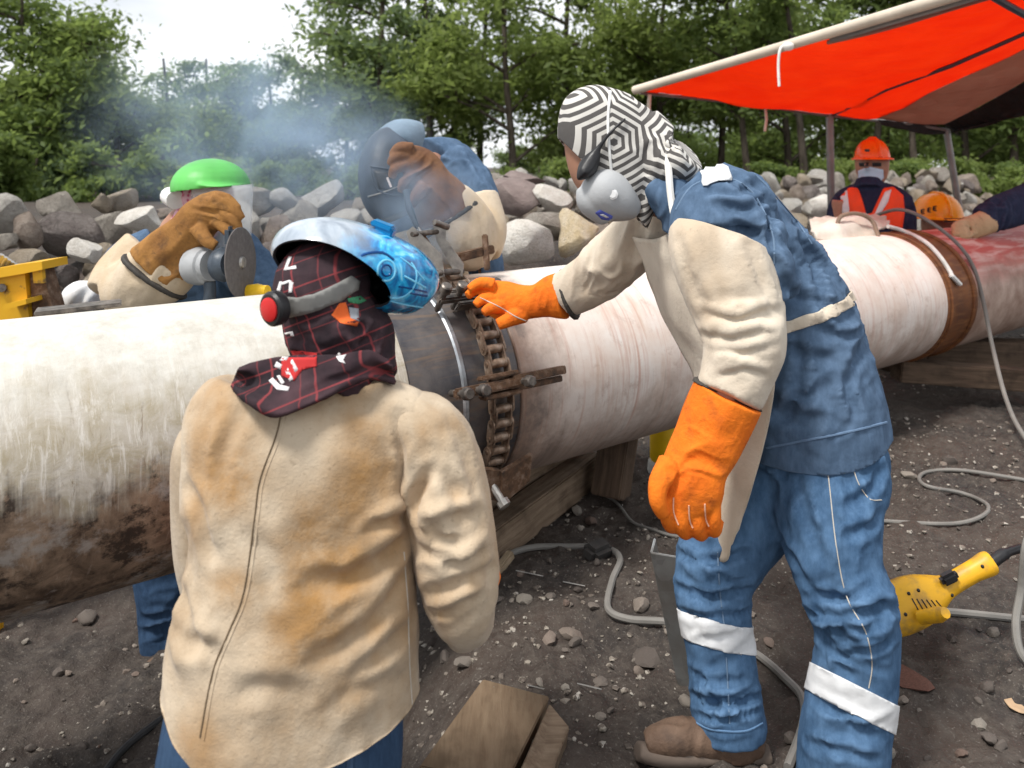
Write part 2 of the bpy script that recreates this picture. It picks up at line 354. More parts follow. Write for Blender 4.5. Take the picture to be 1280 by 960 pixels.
# ---------------- trees
def leaf_mat(name, c1, c2, c3):
    n = N(name, .6, .3); k = n.noise(1.1, 3); j = n.noise(7, 2)
    col = n.mix(n.ramp(k, [(.35, 0), (.65, 1)]), c1, c2); col = n.mix(n.ramp(j, [(.45, 0), (.7, .8)]), col, c3)
    col = n.mix(n.ramp(n.rnd(), [(0, 0), (1, .35)]), col, (.06, .1, .03)); n.col(col)
    tr = n.new('ShaderNodeBsdfTranslucent'); n.put(tr.inputs['Color'], n.mix(.5, col, (.36, .46, .12)))
    ms = n.new('ShaderNodeMixShader'); ms.inputs[0].default_value = .55; out = n.t.nodes['Material Output']
    n.ln(n.b.outputs[0], ms.inputs[1]); n.ln(tr.outputs[0], ms.inputs[2]); n.ln(ms.outputs[0], out.inputs['Surface']); return n.m
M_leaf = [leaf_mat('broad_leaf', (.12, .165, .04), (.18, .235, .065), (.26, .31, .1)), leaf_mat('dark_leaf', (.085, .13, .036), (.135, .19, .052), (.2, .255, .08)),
          leaf_mat('hazed_leaf', (.1, .15, .075), (.14, .195, .1), (.19, .24, .13)), leaf_mat('yellow_leaf', (.11, .155, .035), (.16, .205, .05), (.22, .24, .08))]  # first entry here has smoky distance haze put into its leaf colour
n = N('tree_bark', .95, .15); k = n.noise(9, 5, n.map((1, 1, .25))); n.col(n.ramp(k, [(.3, (.035, .028, .022)), (.6, (.1, .082, .064)), (.8, (.19, .165, .135))])); n.bump(k, .8, .05); M_bark = n.m
def make_tree_mesh(seed, h, rad, base, nclump, nleaf, lsz, flat=1.0, forks=7, lean=.1, tr=.13):
    """trunk and limbs as one mesh, leaves as another; returns both"""
    r = random.Random(seed); g = np.random.default_rng(seed); mb = MB(); tips = []
    top = V((r.uniform(-1, 1)*lean*h, r.uniform(-1, 1)*lean*h, h*.86))
    tp = cpath([(0, 0, -.3), (top.x*.2+r.uniform(-.12, .12), top.y*.2, base*.55), (top.x*.55+r.uniform(-.2, .2), top.y*.5, base+(h-base)*.25), tuple(top)], 5)
    mb.tube(tp, [tr*(1-.75*i/(len(tp)-1))+.012 for i in range(len(tp))], 7)
    for b in range(forks):
        u = r.uniform(.32, .95); o = tp[int(u*(len(tp)-1))]; a = b*2.4+r.uniform(-.4, .4); L = rad*r.uniform(.65, 1.02)*(1.1-.35*u)
        e = o+V((math.cos(a)*L, math.sin(a)*L, r.uniform(.12, .55)*L/flat+.15*h*(1-u)*.5)); m = (o+e)/2+V((r.uniform(-.2, .2), r.uniform(-.2, .2), r.uniform(-.05, .25)*L*.4))
        pth = cpath([o, m, e], 4); mb.tube(pth, [tr*.42*(1-.8*i/(len(pth)-1))+.008 for i in range(len(pth))], 5); tips += [m, e, (m+e)/2+V((r.uniform(-.3, .3), r.uniform(-.3, .3), .1))]
        for _ in range(2):
            q = pth[r.randint(4, len(pth)-1)]; e2 = q+V((r.uniform(-1, 1), r.uniform(-1, 1), r.uniform(.0, .9)))*L*.42; mb.tube([q, (q+e2)/2+V((0, 0, .05)), e2], [.03, .02, .008], 4); tips.append(e2)
    C = []
    for _ in range(nclump):
        t = r.choice(tips); C.append(t+V((r.gauss(0, .28), r.gauss(0, .28), r.gauss(0, .2)))*rad*.55)
    C = np.array(C); ci = g.integers(0, len(C), nclump*nleaf); sg = rad*.13*(.55+g.random(len(C))*.9)
    p = C[ci]+g.standard_normal((len(ci), 3))*sg[ci][:, None]*np.array([1.15, 1.15, .62])
    p[:, 2] = np.maximum(p[:, 2], .2)
    nrm = g.standard_normal((len(ci), 3))*.75+np.array([0, 0, .7]); nrm /= np.linalg.norm(nrm, axis=1)[:, None]
    t1 = np.cross(nrm, g.standard_normal((len(ci), 3))); t1 /= np.linalg.norm(t1, axis=1)[:, None]; t2 = np.cross(nrm, t1)
    s = lsz*(.55+.9*g.random(len(ci)))[:, None]
    q = np.stack([p-t1*s, p+t2*s*.42+nrm*s*.12, p+t1*s, p-t2*s*.42+nrm*s*.12], 1).reshape(-1, 3)
    lm = bpy.data.meshes.new('crown'); nq = len(ci); lm.vertices.add(nq*4); lm.vertices.foreach_set('co', q.ravel()); lm.loops.add(nq*4); lm.loops.foreach_set('vertex_index', np.arange(nq*4))
    lm.polygons.add(nq); lm.polygons.foreach_set('loop_start', np.arange(0, nq*4, 4)); lm.update(calc_edges=True)
    tm = bpy.data.meshes.new('trunk'); tm.from_pydata([tuple(v) for v in mb.v], [], mb.f); tm.materials.append(M_bark); tm.polygons.foreach_set('use_smooth', [True]*len(tm.polygons)); return tm, lm
TREES = [make_tree_mesh(11, 8.0, 3.0, 1.6, 66, 160, .125, forks=10), make_tree_mesh(12, 9.0, 2.7, 2.6, 56, 150, .12, forks=10), make_tree_mesh(13, 8.0, 3.2, 3.4, 46, 170, .12, flat=2.4, forks=8),
         make_tree_mesh(14, 6.0, 2.2, 1.0, 52, 150, .11, forks=8), make_tree_mesh(15, 9.0, 2.2, 3.4, 42, 160, .12, forks=8, tr=.12)]
SHRUBS = [make_tree_mesh(31, 1.7, 1.0, .2, 30, 150, .085, forks=7, tr=.04), make_tree_mesh(32, 1.3, 1.2, .15, 30, 150, .1, forks=7, tr=.03)]
def tree(px, Y, k, s, mat, label, name='broadleaf_tree', group='trees behind the rubble bank', z=.62, lib=None, sz=1):
    tm, lm = (lib or TREES)[k]; X = (px-640)/F*Y; root = thing(name, label, 'tree' if lib is None else 'bush', (X, Y, z), group, random.uniform(0, 6.28))
    a = link(bpy.data.objects.new('trunk', tm), root); b = bpy.data.objects.new('crown', lm)
    if len(lm.materials) == 0: lm.materials.append(M_leaf[0])
    link(b, root); b.material_slots[0].link = 'OBJECT'; b.material_slots[0].material = M_leaf[mat]; root.scale = (s, s, s*sz); return root
T = tree
T(25, 15.5, 0, .64, 1, 'dark dense tree at the far left behind the boulders'); T(150, 17, 3, .72, 0, 'leafy tree left of the green visor, its trunk bent'); T(-50, 16, 0, .7, 0, 'tall tree cut off by the left edge')
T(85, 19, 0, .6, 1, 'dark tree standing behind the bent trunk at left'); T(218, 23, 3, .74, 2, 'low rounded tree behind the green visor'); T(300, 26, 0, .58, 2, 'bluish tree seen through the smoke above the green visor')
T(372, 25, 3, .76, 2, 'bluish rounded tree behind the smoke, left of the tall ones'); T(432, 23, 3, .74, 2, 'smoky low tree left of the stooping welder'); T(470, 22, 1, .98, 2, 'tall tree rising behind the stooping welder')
T(545, 20, 4, .86, 2, 'slender pale tree just right of the welder'); T(640, 19, 1, .84, 0, 'broad bright green tree in the middle of the wood'); T(600, 25, 4, 1.0, 0, 'tall slim tree behind the broad middle tree')
T(705, 21, 1, .92, 0, 'full tree above the striped hood'); T(770, 25, 1, .8, 1, 'dark tree between the striped hood and flat tree'); T(825, 20, 2, .78, 3, 'flat-topped spreading tree left of the orange tarp')
T(900, 22, 2, .82, 3, 'flat-topped tree rising over the orange tarp'); T(985, 21, 1, .86, 0, 'tree rising over the top edge of the tarp'); T(940, 18, 4, .72, 1, 'slim tree under the near corner of the tarp')
T(1010, 17, 4, .74, 1, 'slim tree seen past the near tarp pole'); T(1085, 19, 4, .8, 1, 'thin trunked tree behind the vest worker'); T(1150, 18, 4, .7, 1, 'thin trunked tree between the two tarp poles')
T(1205, 19, 1, .75, 1, 'dark tree behind the far tarp pole'); T(1268, 18, 4, .8, 1, 'thin trunked tree at the far right edge'); T(1330, 20, 0, .8, 1, 'tree mostly beyond the right edge')
T(1110, 26, 0, .8, 1, 'dense tree far behind the vest worker'); T(1000, 27, 0, .85, 1, 'dense tree deep in the wood right of the blue shirt'); T(1230, 27, 0, .8, 1, 'dense tree deep in the wood at right')
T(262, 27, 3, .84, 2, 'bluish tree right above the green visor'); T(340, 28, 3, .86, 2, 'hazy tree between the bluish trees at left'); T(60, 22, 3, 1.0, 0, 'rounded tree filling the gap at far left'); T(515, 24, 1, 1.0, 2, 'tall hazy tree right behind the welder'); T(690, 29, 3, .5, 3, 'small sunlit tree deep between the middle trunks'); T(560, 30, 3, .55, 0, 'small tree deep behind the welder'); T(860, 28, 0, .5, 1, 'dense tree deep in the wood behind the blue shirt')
SECT = {}; ORD = 'first second third fourth fifth sixth seventh eighth ninth tenth'.split()
for i, px in enumerate([-20, 40, 95, 150, 205, 262, 320, 380, 440, 520, 575, 620, 680, 730, 800, 880, 960, 1010, 1050, 1090, 1130, 1165, 1200, 1240, 1285]):
    Y = 12.5+(i*37 % 5)*.8; sec = 'left of the green visor' if px < 215 else 'between visor and welder' if px < 480 else 'between welder and striped hood' if px < 760 else 'behind the blue shirt' if px < 1000 else 'under the orange tarp'
    k = SECT.get(sec, 0); SECT[sec] = k+1
    T(px, Y, i % 2, .52 if px > 200 else .8, (1, 0, 3, 0)[i % 4] if px > 560 else (1, 2, 0)[i % 3], f'leafy bush behind the bank, {ORD[k]} from the left of those {sec}', 'leafy_bush', 'bushes behind the bank', z=.62, lib=SHRUBS)
# the far wood, one mass
tmf, lmf = make_tree_mesh(61, 7, 3.2, .8, 60, 150, .2, forks=9)
fw = bpy.data.objects.new('far_woods', bpy.data.meshes.new('far_woods')); g0 = np.empty(len(lmf.vertices)*3); lmf.vertices.foreach_get('co', g0); g0 = g0.reshape(-1, 3); allv = []
for i in range(22):
    X = -34+i*3.4+random.uniform(-.8, .8); Y = random.uniform(34, 44); k = random.uniform(.6, .85)*(.7 if X > 3 else .58); a = random.uniform(0, 6)
    c, s_ = math.cos(a), math.sin(a); allv.append(np.stack([(g0[:, 0]*c-g0[:, 1]*s_)*k*1.15+X, (g0[:, 0]*s_+g0[:, 1]*c)*k+Y, g0[:, 2]*k+.6], -1))
allv = np.concatenate(allv); me = fw.data; nq = len(allv)//4; me.vertices.add(nq*4); me.vertices.foreach_set('co', allv.ravel()); me.loops.add(nq*4); me.loops.foreach_set('vertex_index', np.arange(nq*4)); me.polygons.add(nq); me.polygons.foreach_set('loop_start', np.arange(0, nq*4, 4)); me.update(calc_edges=True)
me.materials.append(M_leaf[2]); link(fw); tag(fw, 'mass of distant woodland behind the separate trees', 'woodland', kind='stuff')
# ================================================================== PIPELINE
PC = V((0, PY, PZ))
def pp(t, th, rad=PR): return PC+PD*t+(PN*math.cos(th)+V((0, 0, 1))*math.sin(th))*rad
def paxes(th): n = PN*math.cos(th)+V((0, 0, 1))*math.sin(th); return PD, n.cross(PD)*-1, n
def pix2pipe(px, py, rad=PR):
    d = V(((px-640)/F, 1, -(py-HZ)/F)); o = V((0, 0, H))-PC; dd = d-PD*d.dot(PD); oo = o-PD*o.dot(PD)
    a, b, c = dd.dot(dd), 2*dd.dot(oo), oo.dot(oo)-rad*rad; D = b*b-4*a*c; k = (-b-math.sqrt(max(D, 0)))/(2*a)
    p = o+d*k; return p.dot(PD), math.atan2(p.z, p.dot(PN))
# --- materials, in pipe coordinates (x along, angle round)
def pipe_base(name, rough=.55):
    n = N(name, rough, .4); x, y, z = n.xyz(); n.x, n.z = x, z; n.ang = n.mth('ARCTAN2', z, n.mth('MULTIPLY', y, -1.))
    cmb = n.new('ShaderNodeCombineXYZ'); n.put(cmb.inputs[0], x); n.put(cmb.inputs[1], n.mth('MULTIPLY', n.ang, PR)); n.uv = cmb.outputs[0]; return n
def uvmap(n, scale, rot=0):
    m = n.new('ShaderNodeMapping'); n.put(m.inputs['Vector'], n.uv); m.inputs['Scale'].default_value = (*scale, 1); m.inputs['Rotation'].default_value = (0, 0, rot); return m.outputs[0]
n = pipe_base('white_coated_pipe', .5)
w1 = n.noise(3.2, 6, n.uv, .65); w2 = n.noise(13, 7, n.uv, .7, .6)
s1 = n.noise(1, 5, uvmap(n, (58, 9), .6), .72, .8); s2 = n.noise(1, 5, uvmap(n, (54, 9), -.9), .72, .8); s3 = n.noise(1, 4, uvmap(n, (30, 1.4), 0), .6, .3)
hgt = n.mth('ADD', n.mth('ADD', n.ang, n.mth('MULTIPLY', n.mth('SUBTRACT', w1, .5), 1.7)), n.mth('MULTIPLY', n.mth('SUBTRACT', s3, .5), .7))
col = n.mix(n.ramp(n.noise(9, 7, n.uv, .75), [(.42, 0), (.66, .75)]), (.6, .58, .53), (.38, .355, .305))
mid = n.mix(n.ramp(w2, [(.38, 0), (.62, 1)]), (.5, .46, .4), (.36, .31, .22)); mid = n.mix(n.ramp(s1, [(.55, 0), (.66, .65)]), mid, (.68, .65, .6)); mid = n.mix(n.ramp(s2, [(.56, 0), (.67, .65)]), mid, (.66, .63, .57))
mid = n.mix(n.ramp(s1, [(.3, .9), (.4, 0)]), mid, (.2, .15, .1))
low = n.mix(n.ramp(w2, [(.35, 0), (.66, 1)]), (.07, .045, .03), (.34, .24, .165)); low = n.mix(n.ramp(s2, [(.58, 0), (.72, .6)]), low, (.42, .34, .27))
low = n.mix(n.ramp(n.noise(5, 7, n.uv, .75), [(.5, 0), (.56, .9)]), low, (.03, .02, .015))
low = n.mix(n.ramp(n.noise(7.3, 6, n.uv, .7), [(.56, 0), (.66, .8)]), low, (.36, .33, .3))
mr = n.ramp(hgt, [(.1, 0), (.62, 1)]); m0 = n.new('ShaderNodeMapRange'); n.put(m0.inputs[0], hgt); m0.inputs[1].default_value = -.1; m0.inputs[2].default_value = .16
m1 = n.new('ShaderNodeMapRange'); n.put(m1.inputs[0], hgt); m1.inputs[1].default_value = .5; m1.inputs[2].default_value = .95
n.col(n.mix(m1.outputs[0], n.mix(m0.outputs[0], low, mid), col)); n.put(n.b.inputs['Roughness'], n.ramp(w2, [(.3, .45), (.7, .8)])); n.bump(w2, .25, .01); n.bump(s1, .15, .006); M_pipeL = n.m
n = pipe_base('pinkish_coated_pipe', .5)
c1 = n.noise(1, 5, uvmap(n, (42, 1.9), .12), .65, .5); c2 = n.noise(1, 4, uvmap(n, (15, 2.2), -.08), .6, .8); b1 = n.noise(5, 6, n.uv, .65)
col = n.mix(n.ramp(b1, [(.35, 0), (.65, 1)]), (.68, .55, .47), (.78, .72, .67)); col = n.mix(n.ramp(c1, [(.53, 0), (.7, .65)]), col, (.5, .25, .18)); col = n.mix(n.ramp(n.noise(11, 7, n.uv, .75, .4), [(.55, 0), (.68, .65)]), col, (.46, .33, .27)); col = n.mix(n.ramp(n.noise(2.6, 5, n.uv, .6), [(.5, 0), (.7, .5)]), col, (.55, .42, .35)); col = n.mix(n.ramp(c2, [(.6, 0), (.76, .5)]), col, (.55, .36, .25))
col = n.mix(n.ramp(c1, [(.28, .8), (.38, 0)]), col, (.34, .26, .23))
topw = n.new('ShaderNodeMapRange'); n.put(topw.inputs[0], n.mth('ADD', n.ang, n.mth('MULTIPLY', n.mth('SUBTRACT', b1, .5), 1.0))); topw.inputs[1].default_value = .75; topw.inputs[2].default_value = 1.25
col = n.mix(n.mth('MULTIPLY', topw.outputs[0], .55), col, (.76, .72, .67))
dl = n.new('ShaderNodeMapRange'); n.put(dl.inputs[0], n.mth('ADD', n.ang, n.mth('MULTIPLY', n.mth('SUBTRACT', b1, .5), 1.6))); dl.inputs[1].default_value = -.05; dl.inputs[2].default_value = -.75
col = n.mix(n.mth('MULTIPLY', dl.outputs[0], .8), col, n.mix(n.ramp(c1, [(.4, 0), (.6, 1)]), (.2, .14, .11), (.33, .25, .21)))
xo = n.new('ShaderNodeMapRange'); n.put(xo.inputs[0], n.mth('ADD', n.x, n.mth('MULTIPLY', n.mth('SUBTRACT', b1, .5), .25))); xo.inputs[1].default_value = .0; xo.inputs[2].default_value = -.2   # heat-scorched end
col = n.mix(n.mth('MULTIPLY', xo.outputs[0], .85), col, n.mix(n.ramp(b1, [(.4, 0), (.6, 1)]), (.1, .075, .065), (.36, .22, .15)))
n.col(col); n.bump(c1, .2, .006); n.bump(n.noise(30, 4, n.uv), .15, .004); M_pipeM = n.m
n = pipe_base('red_brown_pipe', .5)
b1 = n.noise(4, 6, n.uv, .65); c1 = n.noise(1, 4, uvmap(n, (3, 20), .05), .6, .4)
tp = n.new('ShaderNodeMapRange'); n.put(tp.inputs[0], n.mth('ADD', n.ang, n.mth('MULTIPLY', n.mth('SUBTRACT', b1, .5), .8))); tp.inputs[1].default_value = .15; tp.inputs[2].default_value = .75
col = n.mix(tp.outputs[0], n.mix(n.ramp(b1, [(.4, 0), (.62, 1)]), (.3, .19, .145), (.52, .39, .32)), n.mix(n.ramp(c1, [(.45, 0), (.62, .85)]), (.45, .075, .06), (.64, .4, .36)))
n.col(col); n.bump(b1, .15, .006); M_pipeR = n.m
def steel_mat(name, c1, c2, c3, rough=.5, metal=.6):
    n = pipe_base(name, rough); a = n.noise(6, 6, n.uv, .65); b = n.noise(1, 5, uvmap(n, (5, 34)), .6, .4)
    n.col(n.mix(n.ramp(b, [(.5, 0), (.72, .7)]), n.mix(n.ramp(a, [(.38, 0), (.62, 1)]), c1, c2), c3)); n.set(Metallic=metal); n.put(n.b.inputs['Roughness'], n.ramp(a, [(.3, rough-.12), (.7, rough+.15)])); n.bump(a, .15, .004); return n.m
M_bare = steel_mat('scorched_steel', (.075, .075, .085), (.17, .155, .15), (.26, .18, .12)); M_ring = steel_mat('rusted_ring', (.11, .04, .018), (.2, .075, .026), (.32, .14, .05), .65, .3)
M_bead = steel_mat('ground_weld_steel', (.3, .32, .34), (.5, .52, .54), (.2, .2, .22), .38, .8)
def pipe_part(name, t0, t1, material, parent, rad=PR, bevel=.004, hollow=False, seg=112):
    prof = [(t0, rad-bevel), (t0+bevel, rad)]; k = max(2, int((t1-t0)/.08)); prof += [(t0+bevel+(t1-t0-2*bevel)*i/k, rad) for i in range(1, k+1)]; prof += [(t1, rad-bevel)]
    if hollow: prof = [(t0+.3, rad-.03), (t0, rad-.03)]+prof+[(t1, rad-.03), (t1-.3, rad-.03)]
    mb = MB(); mb.rings([[V((h, -r*math.cos(2*math.pi*j/seg), r*math.sin(2*math.pi*j/seg))) for j in range(seg)] for h, r in prof], cap=not hollow)
    me = bpy.data.meshes.new(name); me.from_pydata([tuple(v) for v in mb.v], [], mb.f); o = mko(name, me, material, parent, True, 35); return o
def pipe_thing(label, name='pipe_section'):
    return thing(name, label, 'pipe', PC, None, math.atan2(PD.y, PD.x))
tE = pix2pipe(506, 450)[0]; tJ = pix2pipe(582, 480)[0]; tC = pix2pipe(622, 500)[0]; tD = pix2pipe(652, 480)[0]; tR0 = pix2pipe(1182, 360)[0]; tR1 = pix2pipe(1218, 350)[0]
pl = pipe_thing('white coated steel pipe with mud-stained flank, running off at left')
pipe_part('coating', -5.0, tE, M_pipeL, pl); pipe_part('bare_end', tE+.0005, tJ-.006, M_bare, pl, PR-.006, hollow=True)
wb = pipe_part('weld_bead', tJ-.012, tJ+.012, M_bead, pl, PR-.0005, .006)
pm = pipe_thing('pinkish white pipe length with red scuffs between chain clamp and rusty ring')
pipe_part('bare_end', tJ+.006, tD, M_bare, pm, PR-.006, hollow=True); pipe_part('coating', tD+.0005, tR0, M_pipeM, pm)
pr = pipe_thing('reddish pipe length running off at right past the rusty ring')
pipe_part('coating', tR1, 16, M_pipeR, pr)
rg = pipe_thing('rusty brown steel ring band round the pipe joint at right', 'joint_ring'); rg['category'] = 'pipe ring'
pipe_part('collar', tR0+.001, tR1-.001, M_ring, rg, PR+.004, .006); pipe_part('rib', tR0+.03, tR0+.06, M_ring, rg, PR+.013, .006); pipe_part('rib', tR1-.07, tR1-.03, M_ring, rg, PR+.016, .006)

# --- metals
n = N('rusty_iron', .6, .4); k = n.noise(28, 6, rough=.65); n.col(n.ramp(k, [(.3, (.045, .033, .028)), (.52, (.15, .085, .05)), (.68, (.28, .2, .15)), (.8, (.36, .3, .26))])); n.set(Metallic=.45); n.bump(k, .35, .004); M_rust = n.m
n = N('worn_iron', .45, .5); k = n.noise(34, 6); n.col(n.ramp(k, [(.3, (.05, .045, .042)), (.6, (.19, .165, .145)), (.8, (.4, .36, .32))])); n.set(Metallic=.65); n.bump(k, .25, .003); M_iron = n.m
n = N('bright_steel', .35, .5); k = n.noise(40, 5); n.col(n.ramp(k, [(.3, (.3, .29, .28)), (.7, (.56, .54, .5))])); n.set(Metallic=.85); n.bump(k, .15, .002); M_steel = n.m
n = N('chain_steel', .5, .5); k = n.noise(30, 5); n.col(n.ramp(k, [(.3, (.1, .062, .042)), (.55, (.3, .21, .15)), (.75, (.5, .42, .35))])); n.set(Metallic=.6); n.bump(k, .25, .002); M_chain = n.m

# --- roller chain round the pipe
clamp = thing('chain_clamp', 'rusty roller chain pipe clamp wrapped round the welded joint', 'pipe clamp', pp(tC, -1.2))
PITCH = .046; lm = MB(); hw = .036
for sx in (-1, 1):
    for (o, w) in ((hw, .0), (hw-.011, .5)):
        c = V((sx*o, 0, 0)); rs = []
        for dx in (-.0035, .0035):
            rs.append([V((c.x+dx, (.5*PITCH+.019*abs(math.cos(a))**.6*(1 if math.cos(a) > 0 else -1)-.5*PITCH*0) if 0 else (PITCH*.5*(1 if math.cos(a) > 0 else -1)*(abs(math.cos(a)) > .3)+.0155*math.cos(a)), .0165*math.sin(a)*(1 if abs(math.cos(a)) > .3 else .8))) for a in [2*math.pi*j/14 for j in range(14)]])
        lm.rings(rs) if w == 0 else None
lm.cyl(V((-.026, -PITCH/2, 0)), V((.026, -PITCH/2, 0)), .0145, 10); lm.cyl(V((-hw-.007, -PITCH/2, 0)), V((hw+.007, -PITCH/2, 0)), .0065, 8)
def plate_ring(x, y0, y1, r): 
    pts = [(y1+r*math.cos(a), r*math.sin(a)) for a in np.linspace(-math.pi/2, math.pi/2, 6)]+[(y0-r*math.cos(a), -r*math.sin(a)) for a in np.linspace(-math.pi/2, math.pi/2, 6)]
    return [[V((x+d, p, q)) for p, q in pts] for d in (-.0032, .0032)]
lm2 = MB(); lm2.rings(plate_ring(-hw+.008, -PITCH/2, PITCH/2, .0155)); lm2.rings(plate_ring(hw-.008, -PITCH/2, PITCH/2, .0155))
lm2.cyl(V((-.026, -PITCH/2, 0)), V((.026, -PITCH/2, 0)), .0145, 10); lm2.cyl(V((-hw-.007, -PITCH/2, 0)), V((hw+.007, -PITCH/2, 0)), .0065, 8)
lm1 = MB(); lm1.rings(plate_ring(-hw, -PITCH/2, PITCH/2, .0165)); lm1.rings(plate_ring(hw, -PITCH/2, PITCH/2, .0165)); lm1.cyl(V((-.026, -PITCH/2, 0)), V((.026, -PITCH/2, 0)), .0145, 10); lm1.cyl(V((-hw-.007, -PITCH/2, 0)), V((hw+.007, -PITCH/2, 0)), .0065, 8)
lms = []
for q in (lm1, lm2):
    me = bpy.data.meshes.new('link'); me.from_pydata([tuple(v) for v in q.v], [], q.f); me.materials.append(M_chain); me.polygons.foreach_set('use_smooth', [True]*len(me.polygons)); me.set_sharp_from_angle(angle=R(40)); lms.append(me)
CR = PR+.02; th = -1.15; i = 0
while th < 2.6:
    o = bpy.data.objects.new('link', lms[i % 2]); x, t_, n_ = paxes(th); M = Matrix((x, -t_, n_)).transposed().to_4x4(); M.translation = pp(tC, th, CR)-V(clamp.location); o.matrix_local = M; link(o, clamp); th += PITCH/CR; i += 1
def pbox(mb, t, th, rad, size, bev=.004, twist=0):
    x, t_, n_ = paxes(th); M = Matrix((x, -t_, n_)).transposed()
    if twist: M = M @ Matrix.Rotation(twist, 3, 'Z')
    mb.box(pp(t, th, rad), size, M, bev); return M
def jack_bar(th, label_mat, left, right):
    """a bridge of iron across the joint with jack screws"""
    mb = MB(); pbox(mb, tC-(left-right)/2-.0, th, PR+.055, (left+right, .03, .026), .006); x, t_, n_ = paxes(th)
    for dy in (-1, 1): pbox(mb, tC-.02, th+dy*.07, PR+.045, (.14, .014, .04), .004)
    mb.out('bridge_bar', label_mat, clamp)
    for dt in (-left+.015, -left+.075, .055):
        s = MB(); s.lathe(pp(tC+dt, th, PR+.004), n_, [(0, .006), (.01, .011), (.085, .011), (.086, .019), (.108, .019), (.112, .014)], 6 if dt > 0 else 10); s.out('jack_screw', M_iron, clamp)
tt, ta = pix2pipe(592, 384); jack_bar(ta, M_iron, .15, .09)
tt, tb = pix2pipe(628, 478); jack_bar(tb, M_rust, .19, .07)
mb = MB(); t0, t1 = pix2pipe(632, 474)[0], pix2pipe(682, 463)[0]; pbox(mb, (t0+t1)/2+.01, tb+.02, PR+.05, (t1-t0+.05, .026, .032), .003); pbox(mb, (t0+t1)/2+.01, tb-.05, PR+.035, (t1-t0+.05, .02, .014), .003); mb.out('angle_bar', M_rust, clamp)
# lower plates and hook bolt
tt, tl = pix2pipe(622, 566)
mb = MB(); x, t_, n_ = paxes(tl)
for sgn, wdt, lift in ((-1, .1, .0), (1, .12, .03)):
    a0 = pp(tC, tl-.02, PR+.05+lift*.3); base = [a0+x*(sgn*.0), a0+x*(sgn*wdt)-t_*.05*0+V((0, 0, .03)), a0+x*(sgn*wdt*.9)-V((0, 0, .05)), a0-V((0, 0, .1))]
    mb.add(base+[p+n_*.014 for p in base], [(0, 1, 2, 3), (7, 6, 5, 4), (0, 4, 5, 1), (1, 5, 6, 2), (2, 6, 7, 3), (3, 7, 4, 0)])
mb.out('lower_plate', M_rust, clamp, smooth=False)
s = MB(); s.lathe(pp(tC-.03, tl-.1, PR+.05), n_+V((.3, 0, -.6)), [(0, .012), (.08, .012), (.081, .02), (.1, .02), (.104, .014)], 8); s.out('hook_bolt', M_steel, clamp)
s = MB(); s.tube(cpath([pp(tC+.01, tl-.02, PR+.06), pp(tC+.02, tl-.1, PR+.075), pp(tC+.03, tl-.16, PR+.06), pp(tC, tl-.18, PR+.05)], 5), .009, 8); s.out('hook', M_chain, clamp)
# clevis tightener on top
Yt = PY-.03; cl = MB()
def plate(pix, Y0, Y1, th):
    a = [P(px, py, Y0+(Y1-Y0)*k) for (px, py, k) in pix]; nrm = (a[1]-a[0]).cross(a[2]-a[0]).normalized()*th; m = len(a)
    cl.add([p-nrm for p in a]+[p+nrm for p in a], [tuple(range(m))[::-1], tuple(range(m, 2*m))]+[(i, (i+1) % m, (i+1) % m+m, i+m) for i in range(m)])
plate([(508, 290, 0), (516, 283, 0), (552, 318, 0), (556, 345, 0), (538, 350, 0), (527, 325, 0), (514, 308, 0)], 2.62, 2.62, .006)
plate([(541, 279, 0), (549, 275, 0), (558, 287, 0), (557, 298, 0), (580, 330, 0), (578, 346, 0), (566, 336, 0), (546, 302, 0)], 2.7, 2.7, .006)
cl.out('clevis_plate', M_steel, clamp, smooth=False)
for a_, b_, r_ in ((P(546, 341, 2.6), P(578, 339, 2.72), .011), (P(515, 293, 2.6), P(553, 289, 2.72), .009), (P(543, 278, 2.66), P(560, 284, 2.7), .011)): MB().cyl(a_, b_, r_).out('clevis_pin', M_iron, clamp)
mb = MB(); mb.tube([P(529, 295, 2.66), P(548, 325, 2.66), P(562, 350, 2.67)], .008, 8); mb.out('tension_screw', M_rust, clamp)
mb = MB(); mb.bar(P(572, 322, 2.78), P(616, 311, 2.86), .03, .03, bev=.004); mb.bar(P(606, 293, 2.84), P(609, 338, 2.82), .022, .024, (0, 1, 0), .004); mb.out('tommy_bar', M_rust, clamp)

# --- timbers
def wood(name, c1, c2, axis=(1, 14, 14), rough=.85):
    n = N(name, rough, .2); g = n.noise(5, 6, n.map(axis), .65, .4); b = n.noise(9, 4)
    n.col(n.mix(n.ramp(b, [(.5, 0), (.7, .55)]), n.mix(n.ramp(g, [(.3, 0), (.7, 1)]), c1, c2), [q*.45 for q in c1])); n.bump(g, .5, .006); n.bump(n.noise(60, 3), .25, .003); return n.m
M_wood = wood('weathered_timber', (.12, .08, .052), (.27, .2, .14)); M_woodd = wood('muddy_timber', (.06, .04, .028), (.14, .095, .065)); M_woodl = wood('sawn_wood', (.25, .19, .125), (.4, .31, .21))
def beam(name, a, b, w, h, material, label, bev=.006):
    a, b = V(a), V(b); t = (b-a); L = t.length; t.normalize(); x = t.cross(V((0, 0, 1))).normalized(); z = x.cross(t)
    me = bpy.data.meshes.new(name); mb = MB().box((0, 0, 0), (L, w, h), None, bev); rj = random.Random(int(L*1e5))
    vs = [V((v.x, v.y+.004*math.sin(v.x*9+v.z*30), v.z+.004*math.sin(v.x*7))) for v in mb.v]
    me.from_pydata([tuple(v) for v in vs], [], mb.f); o = mko(name, me, material, None, True, 30); o.matrix_world = Matrix.Translation((a+b)/2) @ Matrix((t, -x, z)).transposed().to_4x4(); return tag(o, label, 'timber', kind='thing')
